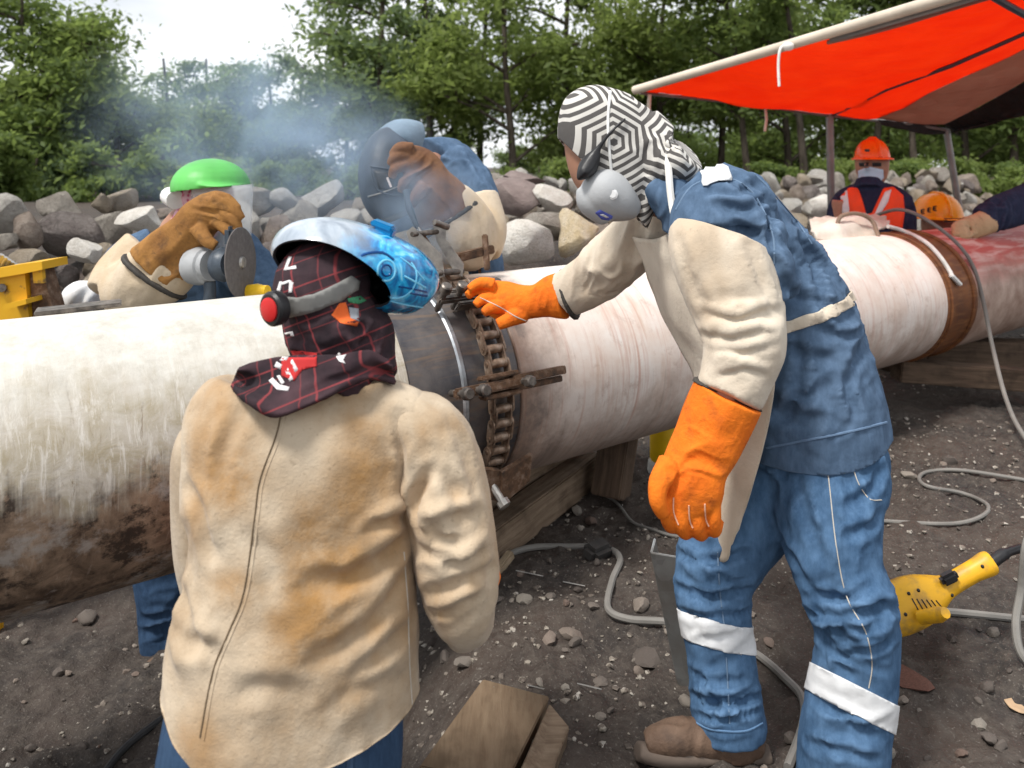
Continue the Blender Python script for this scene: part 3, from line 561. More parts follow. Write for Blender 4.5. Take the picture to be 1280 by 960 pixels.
beam('timber_beam', V((.35, 3.5, .07)), V((-.13, 2.76, .045)), .1, .13, M_wood, 'long squared timber lying on the mud under the clamped joint')
beam('timber_beam', V((.26, 3.55, .12)), V((-.25, 2.86, .09)), .13, .2, M_wood, 'upper squared timber behind the long one, propping the pipe joint')
beam('timber_block', V((.4, 3.28, .02)), V((.47, 3.4, .33)), .13, .12, M_woodd, 'dark wooden block wedged upright under the pipe, left of the orange glove')
beam('timber_stick', on_ground(604, 742)+V((0, 0, .02)), on_ground(640, 700)+V((0, 0, .02)), .03, .03, M_woodl, 'short round stick on the mud below the long timber')
beam('timber_skid', P(1120, 462, 4.55), P(1330, 478, 4.6), .12, .12, M_woodd, 'dark skid timber under the pipe at far right')
beam('timber_skid', P(1150, 442, 5.2), P(1340, 446, 5.3), .16, .2, M_woodd, 'blackened sleeper block deep beneath the rusty ring')
# ================================================================== PEOPLE: tools
def limb(secs, n=22, k=5, shrink=1.0, sq=1.0):
    """closed tapering tube; each section = photo pixel, depth, width across in pixels, half depth in metres"""
    s = crom(secs, k); pts = [P(q[0], q[1], q[2]) for q in s]; rs = []
    for i, p in enumerate(pts):
        t = (pts[min(i+1, len(pts)-1)]-pts[max(i-1, 0)]).normalized(); v = V((p.x, p.y, p.z-H)).normalized()
        x = t.cross(v)
        if x.length < .25: x = V((1, 0, 0))-t*t.x
        x.normalize(); y = t.cross(x).normalized(); hw = abs(s[i][3])/2/F*s[i][2]*shrink; hd = abs(s[i][4])*shrink
        ring = []
        for j in range(n):
            a = 2*math.pi*j/n; c, d = math.cos(a), math.sin(a)
            if sq != 1: c = math.copysign(abs(c)**sq, c); d = math.copysign(abs(d)**sq, d)
            ring.append(p+x*c*hw+y*d*hd)
        rs.append(ring)
    return rs
def evalmesh(ob):
    dg = bpy.context.evaluated_depsgraph_get(); me = bpy.data.meshes.new_from_object(ob.evaluated_get(dg)); return me
def fuse(shapes, voxel=.01, smooth=6, extra=None):
    """shapes (rings or MB) grown together into one continuous surface (world space mesh)"""
    mb = MB()
    for s in shapes:
        if isinstance(s, MB): mb.add(s.v, s.f)
        else: mb.rings(s)
    me = bpy.data.meshes.new('t'); me.from_pydata([tuple(v) for v in mb.v], [], mb.f)
    bm = bmesh.new(); bm.from_mesh(me); bmesh.ops.recalc_face_normals(bm, faces=bm.faces[:]); bm.to_mesh(me); bm.free()
    o = bpy.data.objects.new('t', me); COL.objects.link(o)
    m = o.modifiers.new('r', 'REMESH'); m.mode = 'VOXEL'; m.voxel_size = voxel
    if smooth: m = o.modifiers.new('s', 'SMOOTH'); m.iterations = smooth; m.factor = .5
    r = evalmesh(o); bpy.data.objects.remove(o); bpy.data.meshes.remove(me); return r
def co_of(me): a = np.empty(len(me.vertices)*3, np.float32); me.vertices.foreach_get('co', a); return a.reshape(-1, 3).astype(float)
def no_of(me): a = np.empty(len(me.vertices)*3, np.float32); me.vertex_normals.foreach_get('vector', a) if hasattr(me, 'vertex_normals') else me.vertices.foreach_get('normal', a); return a.reshape(-1, 3).astype(float)
def set_co(me, a): me.vertices.foreach_set('co', a.astype(np.float32).ravel()); me.update()
def folds(me, zones, seed=0, fine=.2):
    """cloth folds: sharp-edged ridges running along 'run', centred on pixel zones. zone = (px, py, Y, radius m, run vector, wavelength m, amp m)"""
    c = co_of(me); n = no_of(me); d = np.zeros(len(c))
    for k, (px, py, Y, r, run, wl, amp) in enumerate(zones):
        ctr = np.array(P(px, py, Y)); run = np.array(V(run).normalized()); w = np.exp(-(np.linalg.norm(c-ctr, axis=1)/r)**2*1.3)
        q = c+.35*wl*np.stack([vnoise(c/(wl*1.6)+j*7, seed+k) for j in range(3)], -1); al = q @ run
        q = (q-np.outer(al, run)*.85)/wl; v = vnoise(q*1.0, seed+k*3); v2 = vnoise(q*2.3+5.1, seed+k*3+1); d += 1.1*amp*w*((1-2.6*np.abs(v))+fine*(1-2.6*np.abs(v2)))
    set_co(me, c+n*d[:, None]); return me
def crease(me, lines, seed=0):
    """pressed-in creases with a raised lip, each along photo pixels; line = (pixels, depth m, width m)"""
    tr = bvh(me); c = co_of(me); n = no_of(me); d = np.zeros(len(c))
    for k, (pix, amp, wd) in enumerate(lines):
        pts = []
        for q in crom(pix, 7):
            h, _ = hit(tr, q[0], q[1])
            if h is not None: pts.append(h)
        if len(pts) < 4: continue
        S = np.array(pts); near = np.where(np.all((c > S.min(0)-4*wd) & (c < S.max(0)+4*wd), axis=1))[0]
        if len(near) == 0: continue
        D = np.linalg.norm(c[near][:, None]-S[None], axis=2); D += .25*wd*vnoise(c[near]/(wd*1.5), seed+k)[:, None]; j = D.argmin(1); m = np.abs(D[np.arange(len(near)), j]); e = np.sin(np.pi*(.06+.88*j/(len(S)-1)))**.6
        side = np.einsum('ij,j->i', c[near]-S[j], np.array((0, 0, 1.)))
        d[near] += .85*amp*e*(-np.exp(-(m/wd)**2)+np.where(side > 0, .75, .35)*np.exp(-((m-1.7*wd)/(.9*wd))**2))
    set_co(me, c+n*d[:, None]); return me
def wobble(me, amp, wl, seed=0, octv=2):
    c = co_of(me); n = no_of(me); set_co(me, c+n*(amp*fbm(c/wl, octv, seed))[:, None]); return me
def shift_to(me, parent): set_co(me, co_of(me)-np.array(origin(parent)))
def part(name, me, material, parent, sharp=None):
    shift_to(me, parent); return mko(name, me, material, parent, True, sharp)
def cut(me, point, normal, keep_neg=True):
    bm = bmesh.new(); bm.from_mesh(me); bmesh.ops.bisect_plane(bm, geom=bm.verts[:]+bm.edges[:]+bm.faces[:], plane_co=point, plane_no=normal, clear_outer=keep_neg, clear_inner=not keep_neg)
    r = bpy.data.meshes.new('c'); bm.to_mesh(r); bm.free(); return r
def thick(me, t, off=0.0, mats=None):
    """offset along the normals, then give thickness inwards"""
    c = co_of(me); n = no_of(me); set_co(me, c+n*off); o = bpy.data.objects.new('t', me); COL.objects.link(o)
    m = o.modifiers.new('s', 'SOLIDIFY'); m.thickness = t; m.offset = -1
    if mats: m.material_offset = mats; m.material_offset_rim = mats
    r = evalmesh(o); bpy.data.objects.remove(o); return r
def slab(me, p0, n0, p1, n1, off=.004, t=.004):
    """the stretch of a garment between two planes, standing slightly proud: a band or cuff"""
    a = cut(me, p0, n0, False); b = cut(a, p1, n1, True); return thick(b, t, off)
def bvh(*ms):
    vs, fs = [], []
    for m in ms:
        n = len(vs); vs += [v.co.copy() for v in m.vertices]; fs += [[i+n for i in p.vertices] for p in m.polygons]
    return BVHTree.FromPolygons(vs, fs)
EYE = V((0, 0, H))
def hit(tree, px, py):
    d = (P(px, py, 1)-EYE).normalized(); r = tree.ray_cast(EYE, d); return (r[0], r[1]) if r[0] is not None else (None, None)
from mathutils.geometry import delaunay_2d_cdt
def patch(poly, tree, off=.003, t=.004, step=6, fallback=None, smooth=2, edge=0):
    """a piece of cloth or print that lies on a surface, outline given in photo pixels"""
    poly = [V((p[0], p[1])) for p in poly]; pts = list(poly); edges = []
    dense = []
    for i, p in enumerate(poly):
        q = poly[(i+1) % len(poly)]; m = max(1, int((q-p).length/step))
        for j in range(m): dense.append(p+(q-p)*j/m)
    nD = len(dense); edges = [(i, (i+1) % nD) for i in range(nD)]; xs = [p.x for p in poly]; ys = [p.y for p in poly]; ins = []
    def inside(x, y):
        r = False; j = len(poly)-1
        for i in range(len(poly)):
            if (poly[i].y > y) != (poly[j].y > y) and x < (poly[j].x-poly[i].x)*(y-poly[i].y)/(poly[j].y-poly[i].y)+poly[i].x: r = not r
            j = i
        return r
    y = min(ys)+step/2; row = 0
    while y < max(ys):
        x = min(xs)+step/2*(row % 2)
        while x < max(xs):
            if inside(x, y) and min((V((x, y))-d).length for d in dense) > step*.5: ins.append(V((x, y)))
            x += step
        y += step*.87; row += 1
    r = delaunay_2d_cdt(dense+ins, edges, [], 1, 1e-4); vs2, fs = r[0], r[2]; vs = []; last = None; bad = set()
    for i, p in enumerate(vs2):
        h, nn = hit(tree, p.x, p.y)
        if h is None:
            bad.add(i); vs.append(EYE); continue
        if nn.dot(h-EYE) > 0: nn = -nn
        last = h.y; vs.append(h+nn*off)
    fs = [f for f in fs if not any(i in bad for i in f)]
    bm = bmesh.new(); bv = [bm.verts.new(v) for v in vs]
    for f in fs:
        try: bm.faces.new([bv[i] for i in f])
        except ValueError: pass
    for v in [v for v in bm.verts if not v.link_faces]: bm.verts.remove(v)
    for _ in range(smooth): bmesh.ops.smooth_vert(bm, verts=[v for v in bm.verts if not v.is_boundary], factor=.5, use_axis_x=True, use_axis_y=True, use_axis_z=True)
    for _ in range(edge): bmesh.ops.smooth_vert(bm, verts=bm.verts[:], factor=.5, use_axis_x=True, use_axis_y=True, use_axis_z=True)
    bm.normal_update()
    for f in bm.faces:
        if f.normal.dot(f.calc_center_median()-EYE) > 0: f.normal_flip()
    me = bpy.data.meshes.new('p'); bm.to_mesh(me); bm.free(); return thick(me, t, 0)
def seam(pix, tree, r=.0022, off=.0005, n=5):
    """a stitched seam or cord that follows a surface along photo pixels"""
    mb = MB(); pts = []
    for q in crom(pix, n):
        h, nn = hit(tree, q[0], q[1])
        if h is not None: pts.append(h+(EYE-h).normalized()*off)
    if len(pts) > 2: mb.tube(pts, r, 6)
    return mb
def sheet(rows, t=.006, sub=5, wob=0):
    """a hanging sheet through a grid of (px, py, Y) points"""
    g = [crom(r, sub) for r in rows]; g = [list(c) for c in zip(*[crom([tuple(q) for q in c], sub) for c in zip(*g)])]
    vs = [P(*q) for r in g for q in r]; w = len(g[0]); fs = [(i*w+j, i*w+j+1, (i+1)*w+j+1, (i+1)*w+j) for i in range(len(g)-1) for j in range(w-1)]
    me = bpy.data.meshes.new('s'); me.from_pydata([tuple(v) for v in vs], [], fs)
    bm = bmesh.new(); bm.from_mesh(me)
    for f in bm.faces:
        if f.normal.dot(f.calc_center_median()-EYE) > 0: f.normal_flip()
    bm.to_mesh(me); bm.free()
    if wob: wobble(me, wob, .07, 3)
    return thick(me, t, 0)
def person(label, loc, name='person'): return thing(name, label, 'person', loc)

# ---- cloth and leather
def suede(name, base, pale, ochre, blobs=(), pales=(), grain=.3):
    n = N(name, .95, .15); a = n.noise(5, 6, rough=.62); b = n.noise(11, 5, n.map((1, 1, .55))); c = n.noise(3.1, 4, n.map((1.6, 1, .8)))
    col = n.mix(n.ramp(a, [(.36, 0), (.62, 1)]), base, pale); col = n.mix(n.ramp(c, [(.5, 0), (.68, .75)]), col, ochre)
    for (p, r) in blobs: col = n.mix(n.mth('MULTIPLY', n.blob(p, r*1.15, .1), n.ramp(n.noise(16, 6, None, .7), [(.3, .3), (.6, .85)])), col, ochre)
    for (p, r) in pales: col = n.mix(n.mth('MULTIPLY', n.blob(p, r, .1), .7), col, pale)
    col = n.mix(n.ramp(b, [(.58, 0), (.8, .5)]), col, [q*.5 for q in base]); col = n.mix(n.ramp(n.noise(90, 4, None, .7), [(.6, 0), (.75, .45)]), col, [q*.45 for q in base]); n.col(col)
    n.set(Sheen_Weight=.15, Sheen_Roughness=.6); n.bump(n.mth('ABSOLUTE', n.mth('SUBTRACT', n.noise(9, 3, None, .45, .6), .5)), .12, .02); n.bump(n.noise(34, 6, None, .65), .2, .008); n.bump(n.noise(130, 4, None, .7), grain*1.5, .004); return n.m
def denim(name, c, wear, scale=1.0):
    n = N(name, .9, .15); tw = n.wave(260*scale, n.map((1, 1, 1), (0, .6, .5)), .6, 'DIAGONAL'); a = n.noise(13, 6, n.map((1, 1, .45)), .7); b = n.noise(48, 5, n.map((1, 1, .4)), .7)
    col = n.mix(n.ramp(a, [(.25, 0), (.8, 1)]), c, wear); col = n.mix(n.ramp(b, [(.45, 0), (.75, .6)]), col, [min(1, q*1.35) for q in wear]); col = n.mix(n.ramp(b, [(.25, .55), (.42, 0)]), col, [q*.6 for q in c]); col = n.mix(n.mth('MULTIPLY', tw, .18), col, [q*.5 for q in c])
    pt = n.new('ShaderNodeNewGeometry').outputs['Pointiness']; col = n.mix(n.ramp(pt, [(.52, 0), (.6, .45)]), col, [min(1, q*1.7+.03) for q in wear]); n.col(col); n.bump(n.mth('ABSOLUTE', n.mth('SUBTRACT', n.noise(9, 3, n.map((1, 1, 1.3)), .45, .6), .5)), .25, .02); n.bump(n.noise(70, 5, n.map((1, 1, .6))), .2, .004); n.bump(tw, .12, .001); n.bump(n.noise(300, 2), .15, .001); return n.m  # ridge tint: faded denim plus fold shading contrast painted into the colour
def leather(name, c, c2, dirt, rough=.7):
    n = N(name, rough, .3); a = n.noise(8, 6, rough=.65); b = n.noise(22, 5); col = n.mix(n.ramp(a, [(.35, 0), (.65, 1)]), c, c2); col = n.mix(n.ramp(b, [(.54, 0), (.74, .7)]), col, dirt); col = n.mix(n.ramp(n.noise(60, 5, None, .7), [(.58, 0), (.72, .5)]), col, dirt)
    n.col(col); n.bump(n.noise(30, 6, None, .65, .5), .5, .01); n.bump(n.noise(130, 4, None, .7), .4, .003); return n.m
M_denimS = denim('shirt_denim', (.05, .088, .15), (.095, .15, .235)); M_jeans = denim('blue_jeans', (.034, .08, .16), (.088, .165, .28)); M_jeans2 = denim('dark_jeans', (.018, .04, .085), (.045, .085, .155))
M_cream = suede('cream_split_leather', (.55, .47, .375), (.66, .58, .47), (.47, .36, .25), grain=.2); M_orange = leather('orange_glove_leather', (.72, .14, .008), (.82, .2, .012), (.33, .07, .012), .85)
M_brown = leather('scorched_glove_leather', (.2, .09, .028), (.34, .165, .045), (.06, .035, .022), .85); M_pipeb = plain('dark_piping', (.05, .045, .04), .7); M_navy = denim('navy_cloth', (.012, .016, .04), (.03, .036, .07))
M_skin = plain('skin', (.36, .185, .12), .5, .12, 30, bump=.1); M_refl = plain('reflective_tape', (.66, .67, .68), .45, .1, 25, bump=.1, bscale=140); M_thread = plain('pale_thread', (.5, .46, .4), .8, bump=0); M_thread2 = plain('denim_thread', (.13, .2, .3), .8, bump=0)
M_dark = plain('black_plastic', (.018, .018, .02), .4, .2); M_whitep = plain('white_plastic', (.75, .75, .73), .45, .06); M_seam = plain('dark_seam_thread', (.12, .085, .05), .9, bump=0)  # last one: dark brown thread of the back seam
M_boot = leather('boot_leather', (.1, .06, .04), (.17, .11, .075), (.05, .035, .028)); M_sole = plain('boot_sole', (.13, .1, .08), .9); M_hair = plain('dark_hair', (.015, .012, .01), .6)
# ------------------------------------------------------------------ foreground welder, seen from behind
w = person('welder with tipped-up blue helmet and tan suede jacket, back to the camera', (-.34, 1.42, gz(-.34, 1.42)))
B0 = V(w.location)
def wl_(px, py, Y): return tuple(P(px, py, Y)-B0)
torso = limb([(398, 462, 1.47, 120, .075), (397, 484, 1.465, 205, .1), (393, 505, 1.46, 292, .115), (390, 545, 1.45, 308, .132), (383, 600, 1.44, 288, .138), (381, 660, 1.43, 272, .136), (379, 720, 1.415, 278, .136), (374, 790, 1.405, 300, .142), (369, 850, 1.40, 312, .15), (370, 905, 1.395, 308, .15), (371, 955, 1.395, 298, .145)], sq=.86)
shR = limb([(450, 492, 1.46, 60, .07), (505, 524, 1.458, 84, .078), (540, 560, 1.45, 100, .08), (548, 590, 1.445, 100, .08)])
armR = limb([(515, 540, 1.46, 80, .07), (537, 558, 1.45, 100, .078), (556, 600, 1.44, 108, .08), (566, 660, 1.43, 108, .082), (572, 715, 1.43, 102, .082), (577, 755, 1.45, 84, .075), (582, 768, 1.50, 60, .06)])
foreR = limb([(575, 735, 1.44, 88, .07), (580, 742, 1.52, 84, .062), (585, 735, 1.62, 76, .055), (588, 722, 1.72, 66, .05)])
armL = limb([(290, 535, 1.46, 80, .07), (258, 560, 1.46, 78, .075), (250, 620, 1.47, 70, .075), (256, 690, 1.49, 74, .075), (262, 735, 1.53, 66, .065)])
foreL = limb([(262, 725, 1.5, 64, .06), (272, 715, 1.6, 62, .055), (290, 690, 1.72, 56, .05)])
slv = [fuse([limb([(500, 520, 1.46, 70, .07), (532, 545, 1.452, 104, .082), (552, 600, 1.442, 112, .083), (564, 660, 1.43, 110, .084), (572, 715, 1.43, 103, .083), (577, 755, 1.45, 84, .075), (582, 768, 1.50, 60, .06)]), foreR], .006, 5), fuse([armL, foreL], .007, 5)]
folds(slv[0], [(535, 545, 1.38, .07, (.45, 0, -1), .06, .007), (530, 610, 1.36, .06, (.3, 0, 1), .05, .01), (578, 742, 1.38, .08, (1, 0, .6), .055, .009), (545, 650, 1.36, .08, (1, 0, .45), .06, .011), (560, 700, 1.36, .07, (1, 0, .5), .05, .009)], 6, .15); wobble(slv[0], .002, .045, 3, 2)
jk = fuse([torso, limb([(450, 492, 1.46, 60, .07), (500, 520, 1.458, 80, .076), (528, 550, 1.452, 84, .076)]), limb([(330, 492, 1.46, 60, .07), (285, 525, 1.458, 76, .076)])], .0065, 6)
folds(jk, [(560, 560, 1.38, .1, (.35, 0, -1), .08, .009), (578, 742, 1.38, .09, (1, 0, .55), .06, .009), (560, 655, 1.36, .09, (1, 0, .5), .08, .01), (505, 632, 1.33, .06, (1, 0, .25), .06, .014), (475, 690, 1.3, .12, (1, 0, .65), .1, .012), (480, 840, 1.26, .16, (1, 0, .8), .13, .011),
           (240, 790, 1.3, .1, (.7, 0, -1), .08, .013), (290, 880, 1.27, .12, (.2, 0, 1), .1, .005), (236, 640, 1.36, .08, (.5, 0, 1), .06, .008), (330, 700, 1.3, .16, (.25, 0, 1), .13, .005), (400, 780, 1.27, .2, (1, 0, .3), .16, .004)], 4, .12)
crease(jk, [([(516, 645), (490, 650), (462, 662)], .013, .011), ([(508, 668), (470, 704), (430, 728), (392, 726)], .015, .017), ([(514, 705), (480, 762), (440, 800), (398, 822)], .01, .016), ([(512, 785), (470, 822), (425, 852)], .009, .015), ([(206, 772), (232, 802), (266, 816)], .015, .015), ([(226, 738), (234, 768), (248, 800)], .012, .014), ([(236, 610), (250, 642), (264, 692)], .011, .014), ([(300, 520), (282, 560), (276, 600)], .008, .014), ([(500, 520), (506, 560), (504, 610)], .008, .012), ([(290, 870), (330, 860), (372, 870)], .007, .018), ([(440, 545), (470, 575), (488, 610)], .006, .018), ([(300, 660), (330, 690), (345, 740)], .006, .018), ([(420, 880), (450, 860), (500, 850)], .008, .016)], 2)
crease(slv[0], [([(535, 592), (520, 625), (522, 662)], .014, .012), ([(545, 585), (566, 612), (572, 640)], .009, .012), ([(526, 665), (560, 652), (596, 640)], .012, .012), ([(530, 694), (565, 706), (606, 690)], .014, .013), ([(536, 742), (570, 730), (610, 712)], .012, .013), ([(526, 640), (545, 668), (576, 684)], .009, .011), ([(540, 768), (565, 762), (596, 745)], .008, .01), ([(560, 530), (580, 560), (590, 600)], .006, .014)], 5)
wobble(jk, .0022, .05, 8, 2)
c = co_of(jk); hx = [P(q, 900, 1.3).x for q in (150, 205, 228, 256, 300, 340, 430, 480, 517, 560)]; hzv = [P(0, q, 1.3).z for q in (880, 884, 908, 928, 940, 949, 940, 930, 917, 905)]
c[:, 2] = np.maximum(c[:, 2], np.interp(c[:, 0], hx, hzv)); set_co(jk, c)
T1 = bvh(jk, slv[0])
M_suede = suede('tan_suede', (.33, .235, .145), (.54, .445, .33), (.33, .175, .055), blobs=[(wl_(400, 665, 1.29), .13), (wl_(285, 600, 1.3), .1), (wl_(455, 580, 1.3), .1), (wl_(385, 790, 1.26), .12), (wl_(400, 740, 1.27), .1), (wl_(300, 720, 1.3), .07)],
                pales=[(wl_(375, 570, 1.3), .1), (wl_(340, 640, 1.3), .06), (wl_(290, 850, 1.27), .12), (wl_(500, 860, 1.28), .1), (wl_(560, 590, 1.35), .08), (wl_(570, 690, 1.35), .09)])
jo = part('jacket', jk, M_suede, w)
for q in slv: part('sleeve', q, M_suede, jo)
seam([(352, 512), (345, 545), (325, 600), (318, 650), (305, 740), (286, 790), (266, 840), (250, 922)], T1, .0016, -.0002).out('back_seam', M_seam, jo)
seam([(357, 514), (350, 547), (330, 600), (323, 650), (310, 740), (291, 790), (271, 840), (255, 925)], T1, .002, -.0006).out('seam_welt', M_suede, jo)
seam([(505, 690), (510, 760), (512, 830), (517, 905)], T1, .0012, .0002).out('side_seam', M_thread, jo)
# jeans below the hem, legs below the frame
tr = fuse([limb([(362, 850, 1.40, 280, .12), (355, 930, 1.395, 300, .125), (352, 1000, 1.39, 296, .125), (350, 1060, 1.39, 270, .11)]),
           limb([(420, 1020, 1.38, 150, .1), (430, 1150, 1.4, 120, .085), (430, 1290, 1.42, 100, .07), (430, 1440, 1.42, 90, .06)]), limb([(290, 1020, 1.38, 150, .1), (280, 1150, 1.4, 120, .085), (280, 1290, 1.42, 100, .07), (280, 1440, 1.42, 90, .06)])], .012, 4)
T1j = bvh(tr); tro = part('jeans', tr, M_jeans2, w)
for x0 in (272, 300, 360, 440): seam([(x0, 900), (x0-2, 935), (x0-3, 962)], T1j, .006, .001).out('belt_loop', M_jeans2, tro)
for x0 in (430, 280):
    bt = fuse([limb([(x0, 1430, 1.42, 70, .06), (x0, 1475, 1.42, 72, .06), (x0, 1490, 1.45, 60, .06)]), MB().ball(B0+V(((x0-355)/F*1.42, .1, .05)), (.05, .12, .045))], .012, 4); part('boot', bt, M_boot, w)
# bare body inside the clothes
body = fuse([limb([(402, 328, 1.475, 50, .05), (402, 350, 1.475, 84, .07), (405, 390, 1.47, 95, .08), (410, 430, 1.47, 75, .06), (398, 480, 1.465, 110, .07), (388, 560, 1.45, 250, .1), (375, 720, 1.42, 230, .1), (360, 960, 1.4, 250, .1)]), limb([(540, 560, 1.45, 70, .05), (572, 720, 1.44, 70, .05), (588, 722, 1.8, 40, .035)]), limb([(258, 570, 1.46, 50, .05), (262, 720, 1.5, 45, .05), (290, 690, 1.78, 36, .035)])], .012, 3)
part('body', body, M_skin, w)
# leather gloves, ahead of him beyond his own body
for gx, sg in ((590, 1), (294, -1)):
    g = [limb([(gx, 722, 1.70, 74, .045), (gx, 712, 1.8, 58, .035), (gx, 705, 1.88, 62, .022)])]
    for k in range(4): g.append(limb([(gx-22+k*15, 702, 1.87, 14, .011), (gx-24+k*16, 698, 1.93, 13, .01), (gx-24+k*16, 708, 1.97, 12, .009)], 8))
    g.append(limb([(gx-sg*26, 712, 1.8, 16, .013), (gx-sg*36, 704, 1.86, 14, .012), (gx-sg*32, 704, 1.9, 12, .01)], 8)); part('glove', fuse(g, .006, 2), M_orange, w)
# patterned hood
n = N('plaid_hood_cloth', .9, .15); x, y, z = n.xyz(n.map((1, 1, 1), (.1, .35, .3)))
def lines(s, sc, wd, ph=0.): return n.ramp(n.mth('ABSOLUTE', n.mth('SUBTRACT', n.mth('FRACT', n.mth('ADD', n.mth('MULTIPLY', s, sc), ph)), .5)), [(wd, 1), (wd+.02, 0)])
col = n.mix(n.ramp(n.noise(14, 4), [(.35, 0), (.7, 1)]), (.022, .017, .021), (.07, .04, .047)); red = (.27, .05, .055)
n.col(n.mix(n.mth('MULTIPLY', lines(z, 17, .012), .75), n.mix(n.mth('MULTIPLY', lines(x, 15, .014), .75), n.mix(n.mth('MULTIPLY', lines(x, 15, .004, .33), .5), n.mix(n.mth('MULTIPLY', lines(z, 17, .004, .3), .5), col, red), red), red), red)); n.bump(n.noise(30, 4), .3, .006); n.bump(n.noise(280, 2), .2, .001); M_plaid = n.m
hood = fuse([MB().ball(P(403, 356, 1.475), (.09, .105, .085)), limb([(402, 335, 1.475, 96, .08), (404, 375, 1.475, 108, .088), (418, 408, 1.475, 122, .09), (432, 432, 1.475, 112, .085), (425, 450, 1.47, 126, .09), (412, 462, 1.465, 158, .1)]), limb([(455, 395, 1.5, 50, .06), (470, 415, 1.5, 46, .06), (474, 445, 1.49, 40, .06), (478, 470, 1.475, 40, .06)])], .005, 5)
folds(hood, [(440, 415, 1.4, .07, (1, 0, .25), .035, .009), (405, 455, 1.37, .09, (1, 0, .12), .03, .009), (470, 440, 1.4, .06, (.5, 0, 1), .03, .008), (350, 465, 1.37, .08, (.8, 0, .5), .035, .007)], 9)
TH = bvh(hood); T2 = bvh(hood, jk) if False else None
jk_w = bpy.data.meshes.new('jkw'); jk_w.from_pydata((co_of(jo.data)+np.array(B0)).tolist(), [], [list(p.vertices) for p in jo.data.polygons])
TJ = bvh(hood, jk_w); ho = part('hood', hood, M_plaid, w)
ctop = [(298, 458), (330, 449), (365, 446), (400, 444), (435, 441), (465, 440), (487, 450)]; cbot = [(290, 479), (312, 499), (346, 518), (386, 505), (426, 485), (462, 471), (495, 477)]; rows = []
for k in range(4):
    r = []
    for (x0, y0), (x1, y1) in zip(ctop, cbot):
        qx, qy = x0+(x1-x0)*k/3, y0+(y1-y0)*k/3; h, _ = hit(TJ, qx, qy); r.append([qx, qy, (h.y if h is not None else 1.4)-.024-.006*(k % 2)-(.016 if x0 < 380 else 0)])
    for c in range(1, 6): r[c][2] = min(r[c][2], .5*(r[c-1][2]+r[c+1][2]))
    rows.append([tuple(q) for q in r])
cape = sheet(rows, .006, 6)
folds(cape, [(340, 480, 1.34, .08, (.8, 0, -.5), .04, .006), (430, 465, 1.35, .08, (1, 0, .3), .035, .006)], 3); TCp = bvh(cape, hood); tmpc = cape
capo = part('hood_cape', cape, M_plaid, w)
M_print = plain('white_print', (.72, .7, .7), .8, .06, bump=0); M_redc = plain('red_print', (.5, .03, .03), .85, .15, bump=0); M_orgp = plain('orange_print', (.75, .14, .03), .85, .12, bump=0); M_greyp = plain('grey_print', (.3, .32, .35), .85, .1, bump=0); M_greenp = plain('green_print', (.06, .28, .14), .85, .1, bump=0)
TCap = BVHTree.FromPolygons([v.co+B0 for v in capo.data.vertices]+[v.co+B0 for v in ho.data.vertices], [list(p.vertices) for p in capo.data.polygons]+[[i+len(capo.data.vertices) for i in p.vertices] for p in ho.data.polygons])
def prnt(poly, m, tree, par, nm='print', step=4): return part(nm, patch(poly, tree, .0012, .0012, step, smooth=0), m, par)
prnt([(352, 448), (364, 438), (396, 441), (396, 458), (378, 462), (368, 476), (352, 470)], M_redc, TCap, capo, 'red_panel')
for pl_ in ([(350, 440), (356, 437), (362, 444), (358, 452), (349, 450)], [(336, 476), (341, 472), (350, 481), (362, 484), (360, 489), (346, 487)], [(346, 470), (350, 469), (356, 478), (352, 481)], [(356, 462), (360, 460), (367, 474), (362, 477)], [(362, 452), (366, 449), (373, 462), (369, 466)], [(420, 446), (424, 440), (427, 445), (433, 443), (429, 450), (432, 455), (424, 452)], [(346, 452), (353, 456), (351, 462), (343, 458)]): prnt(pl_, M_print, TCap, capo, 'lettering')
prnt([(414, 394), (424, 379), (432, 378), (438, 398), (448, 402), (446, 408), (426, 404)], M_orgp, TCap, ho, 'orange_panel'); prnt([(436, 384), (448, 386), (449, 401), (438, 398)], M_greyp, TCap, ho, 'grey_panel'); prnt([(434, 373), (450, 370), (458, 376), (448, 380), (436, 378)], M_greenp, TCap, ho, 'green_panel')
for pl_ in ([(355, 338), (358, 338), (365, 321), (361, 321)], [(356, 338), (371, 336), (370, 332), (358, 335)], [(345, 368), (350, 352), (353, 352), (350, 368)], [(350, 354), (362, 350), (366, 352), (352, 357)], [(362, 352), (367, 353), (365, 366), (361, 366)], [(346, 418), (366, 414), (368, 420), (364, 420), (363, 417), (348, 421)]): prnt(pl_, M_print, TCap, ho, 'lettering', 3)
# helmet shell, tipped up
sh = fuse([limb([(349, 336, 1.47, 44, .05), (366, 328, 1.478, 92, .1), (402, 323, 1.495, 104, .13), (440, 329, 1.515, 103, .135), (475, 340, 1.535, 97, .125), (505, 351, 1.555, 86, .105), (526, 360, 1.567, 66, .075), (536, 366, 1.573, 34, .04)], 28, sq=.92)], .005, 4)
a_, b_, c_ = P(346, 350, 1.47), P(405, 309, 1.39), P(462, 378, 1.45); pn = (b_-a_).cross(c_-a_).normalized()
if pn.dot(P(400, 365, 1.42)-a_) < 0: pn = -pn
sh = cut(sh, a_, pn, True)
n = N('airbrushed_shell', .22, .6); n.set(Coat_Weight=.5, Coat_Roughness=.1); x, y, z = n.xyz(); sw = n.noise(9, 4, dist=1.6); sw2 = n.noise(26, 3, dist=1.2)
xx = n.mth('ADD', n.mth('ADD', n.mth('MULTIPLY', x, 1.), n.mth('MULTIPLY', z, -.55)), n.mth('MULTIPLY', n.mth('SUBTRACT', sw, .5), .16))
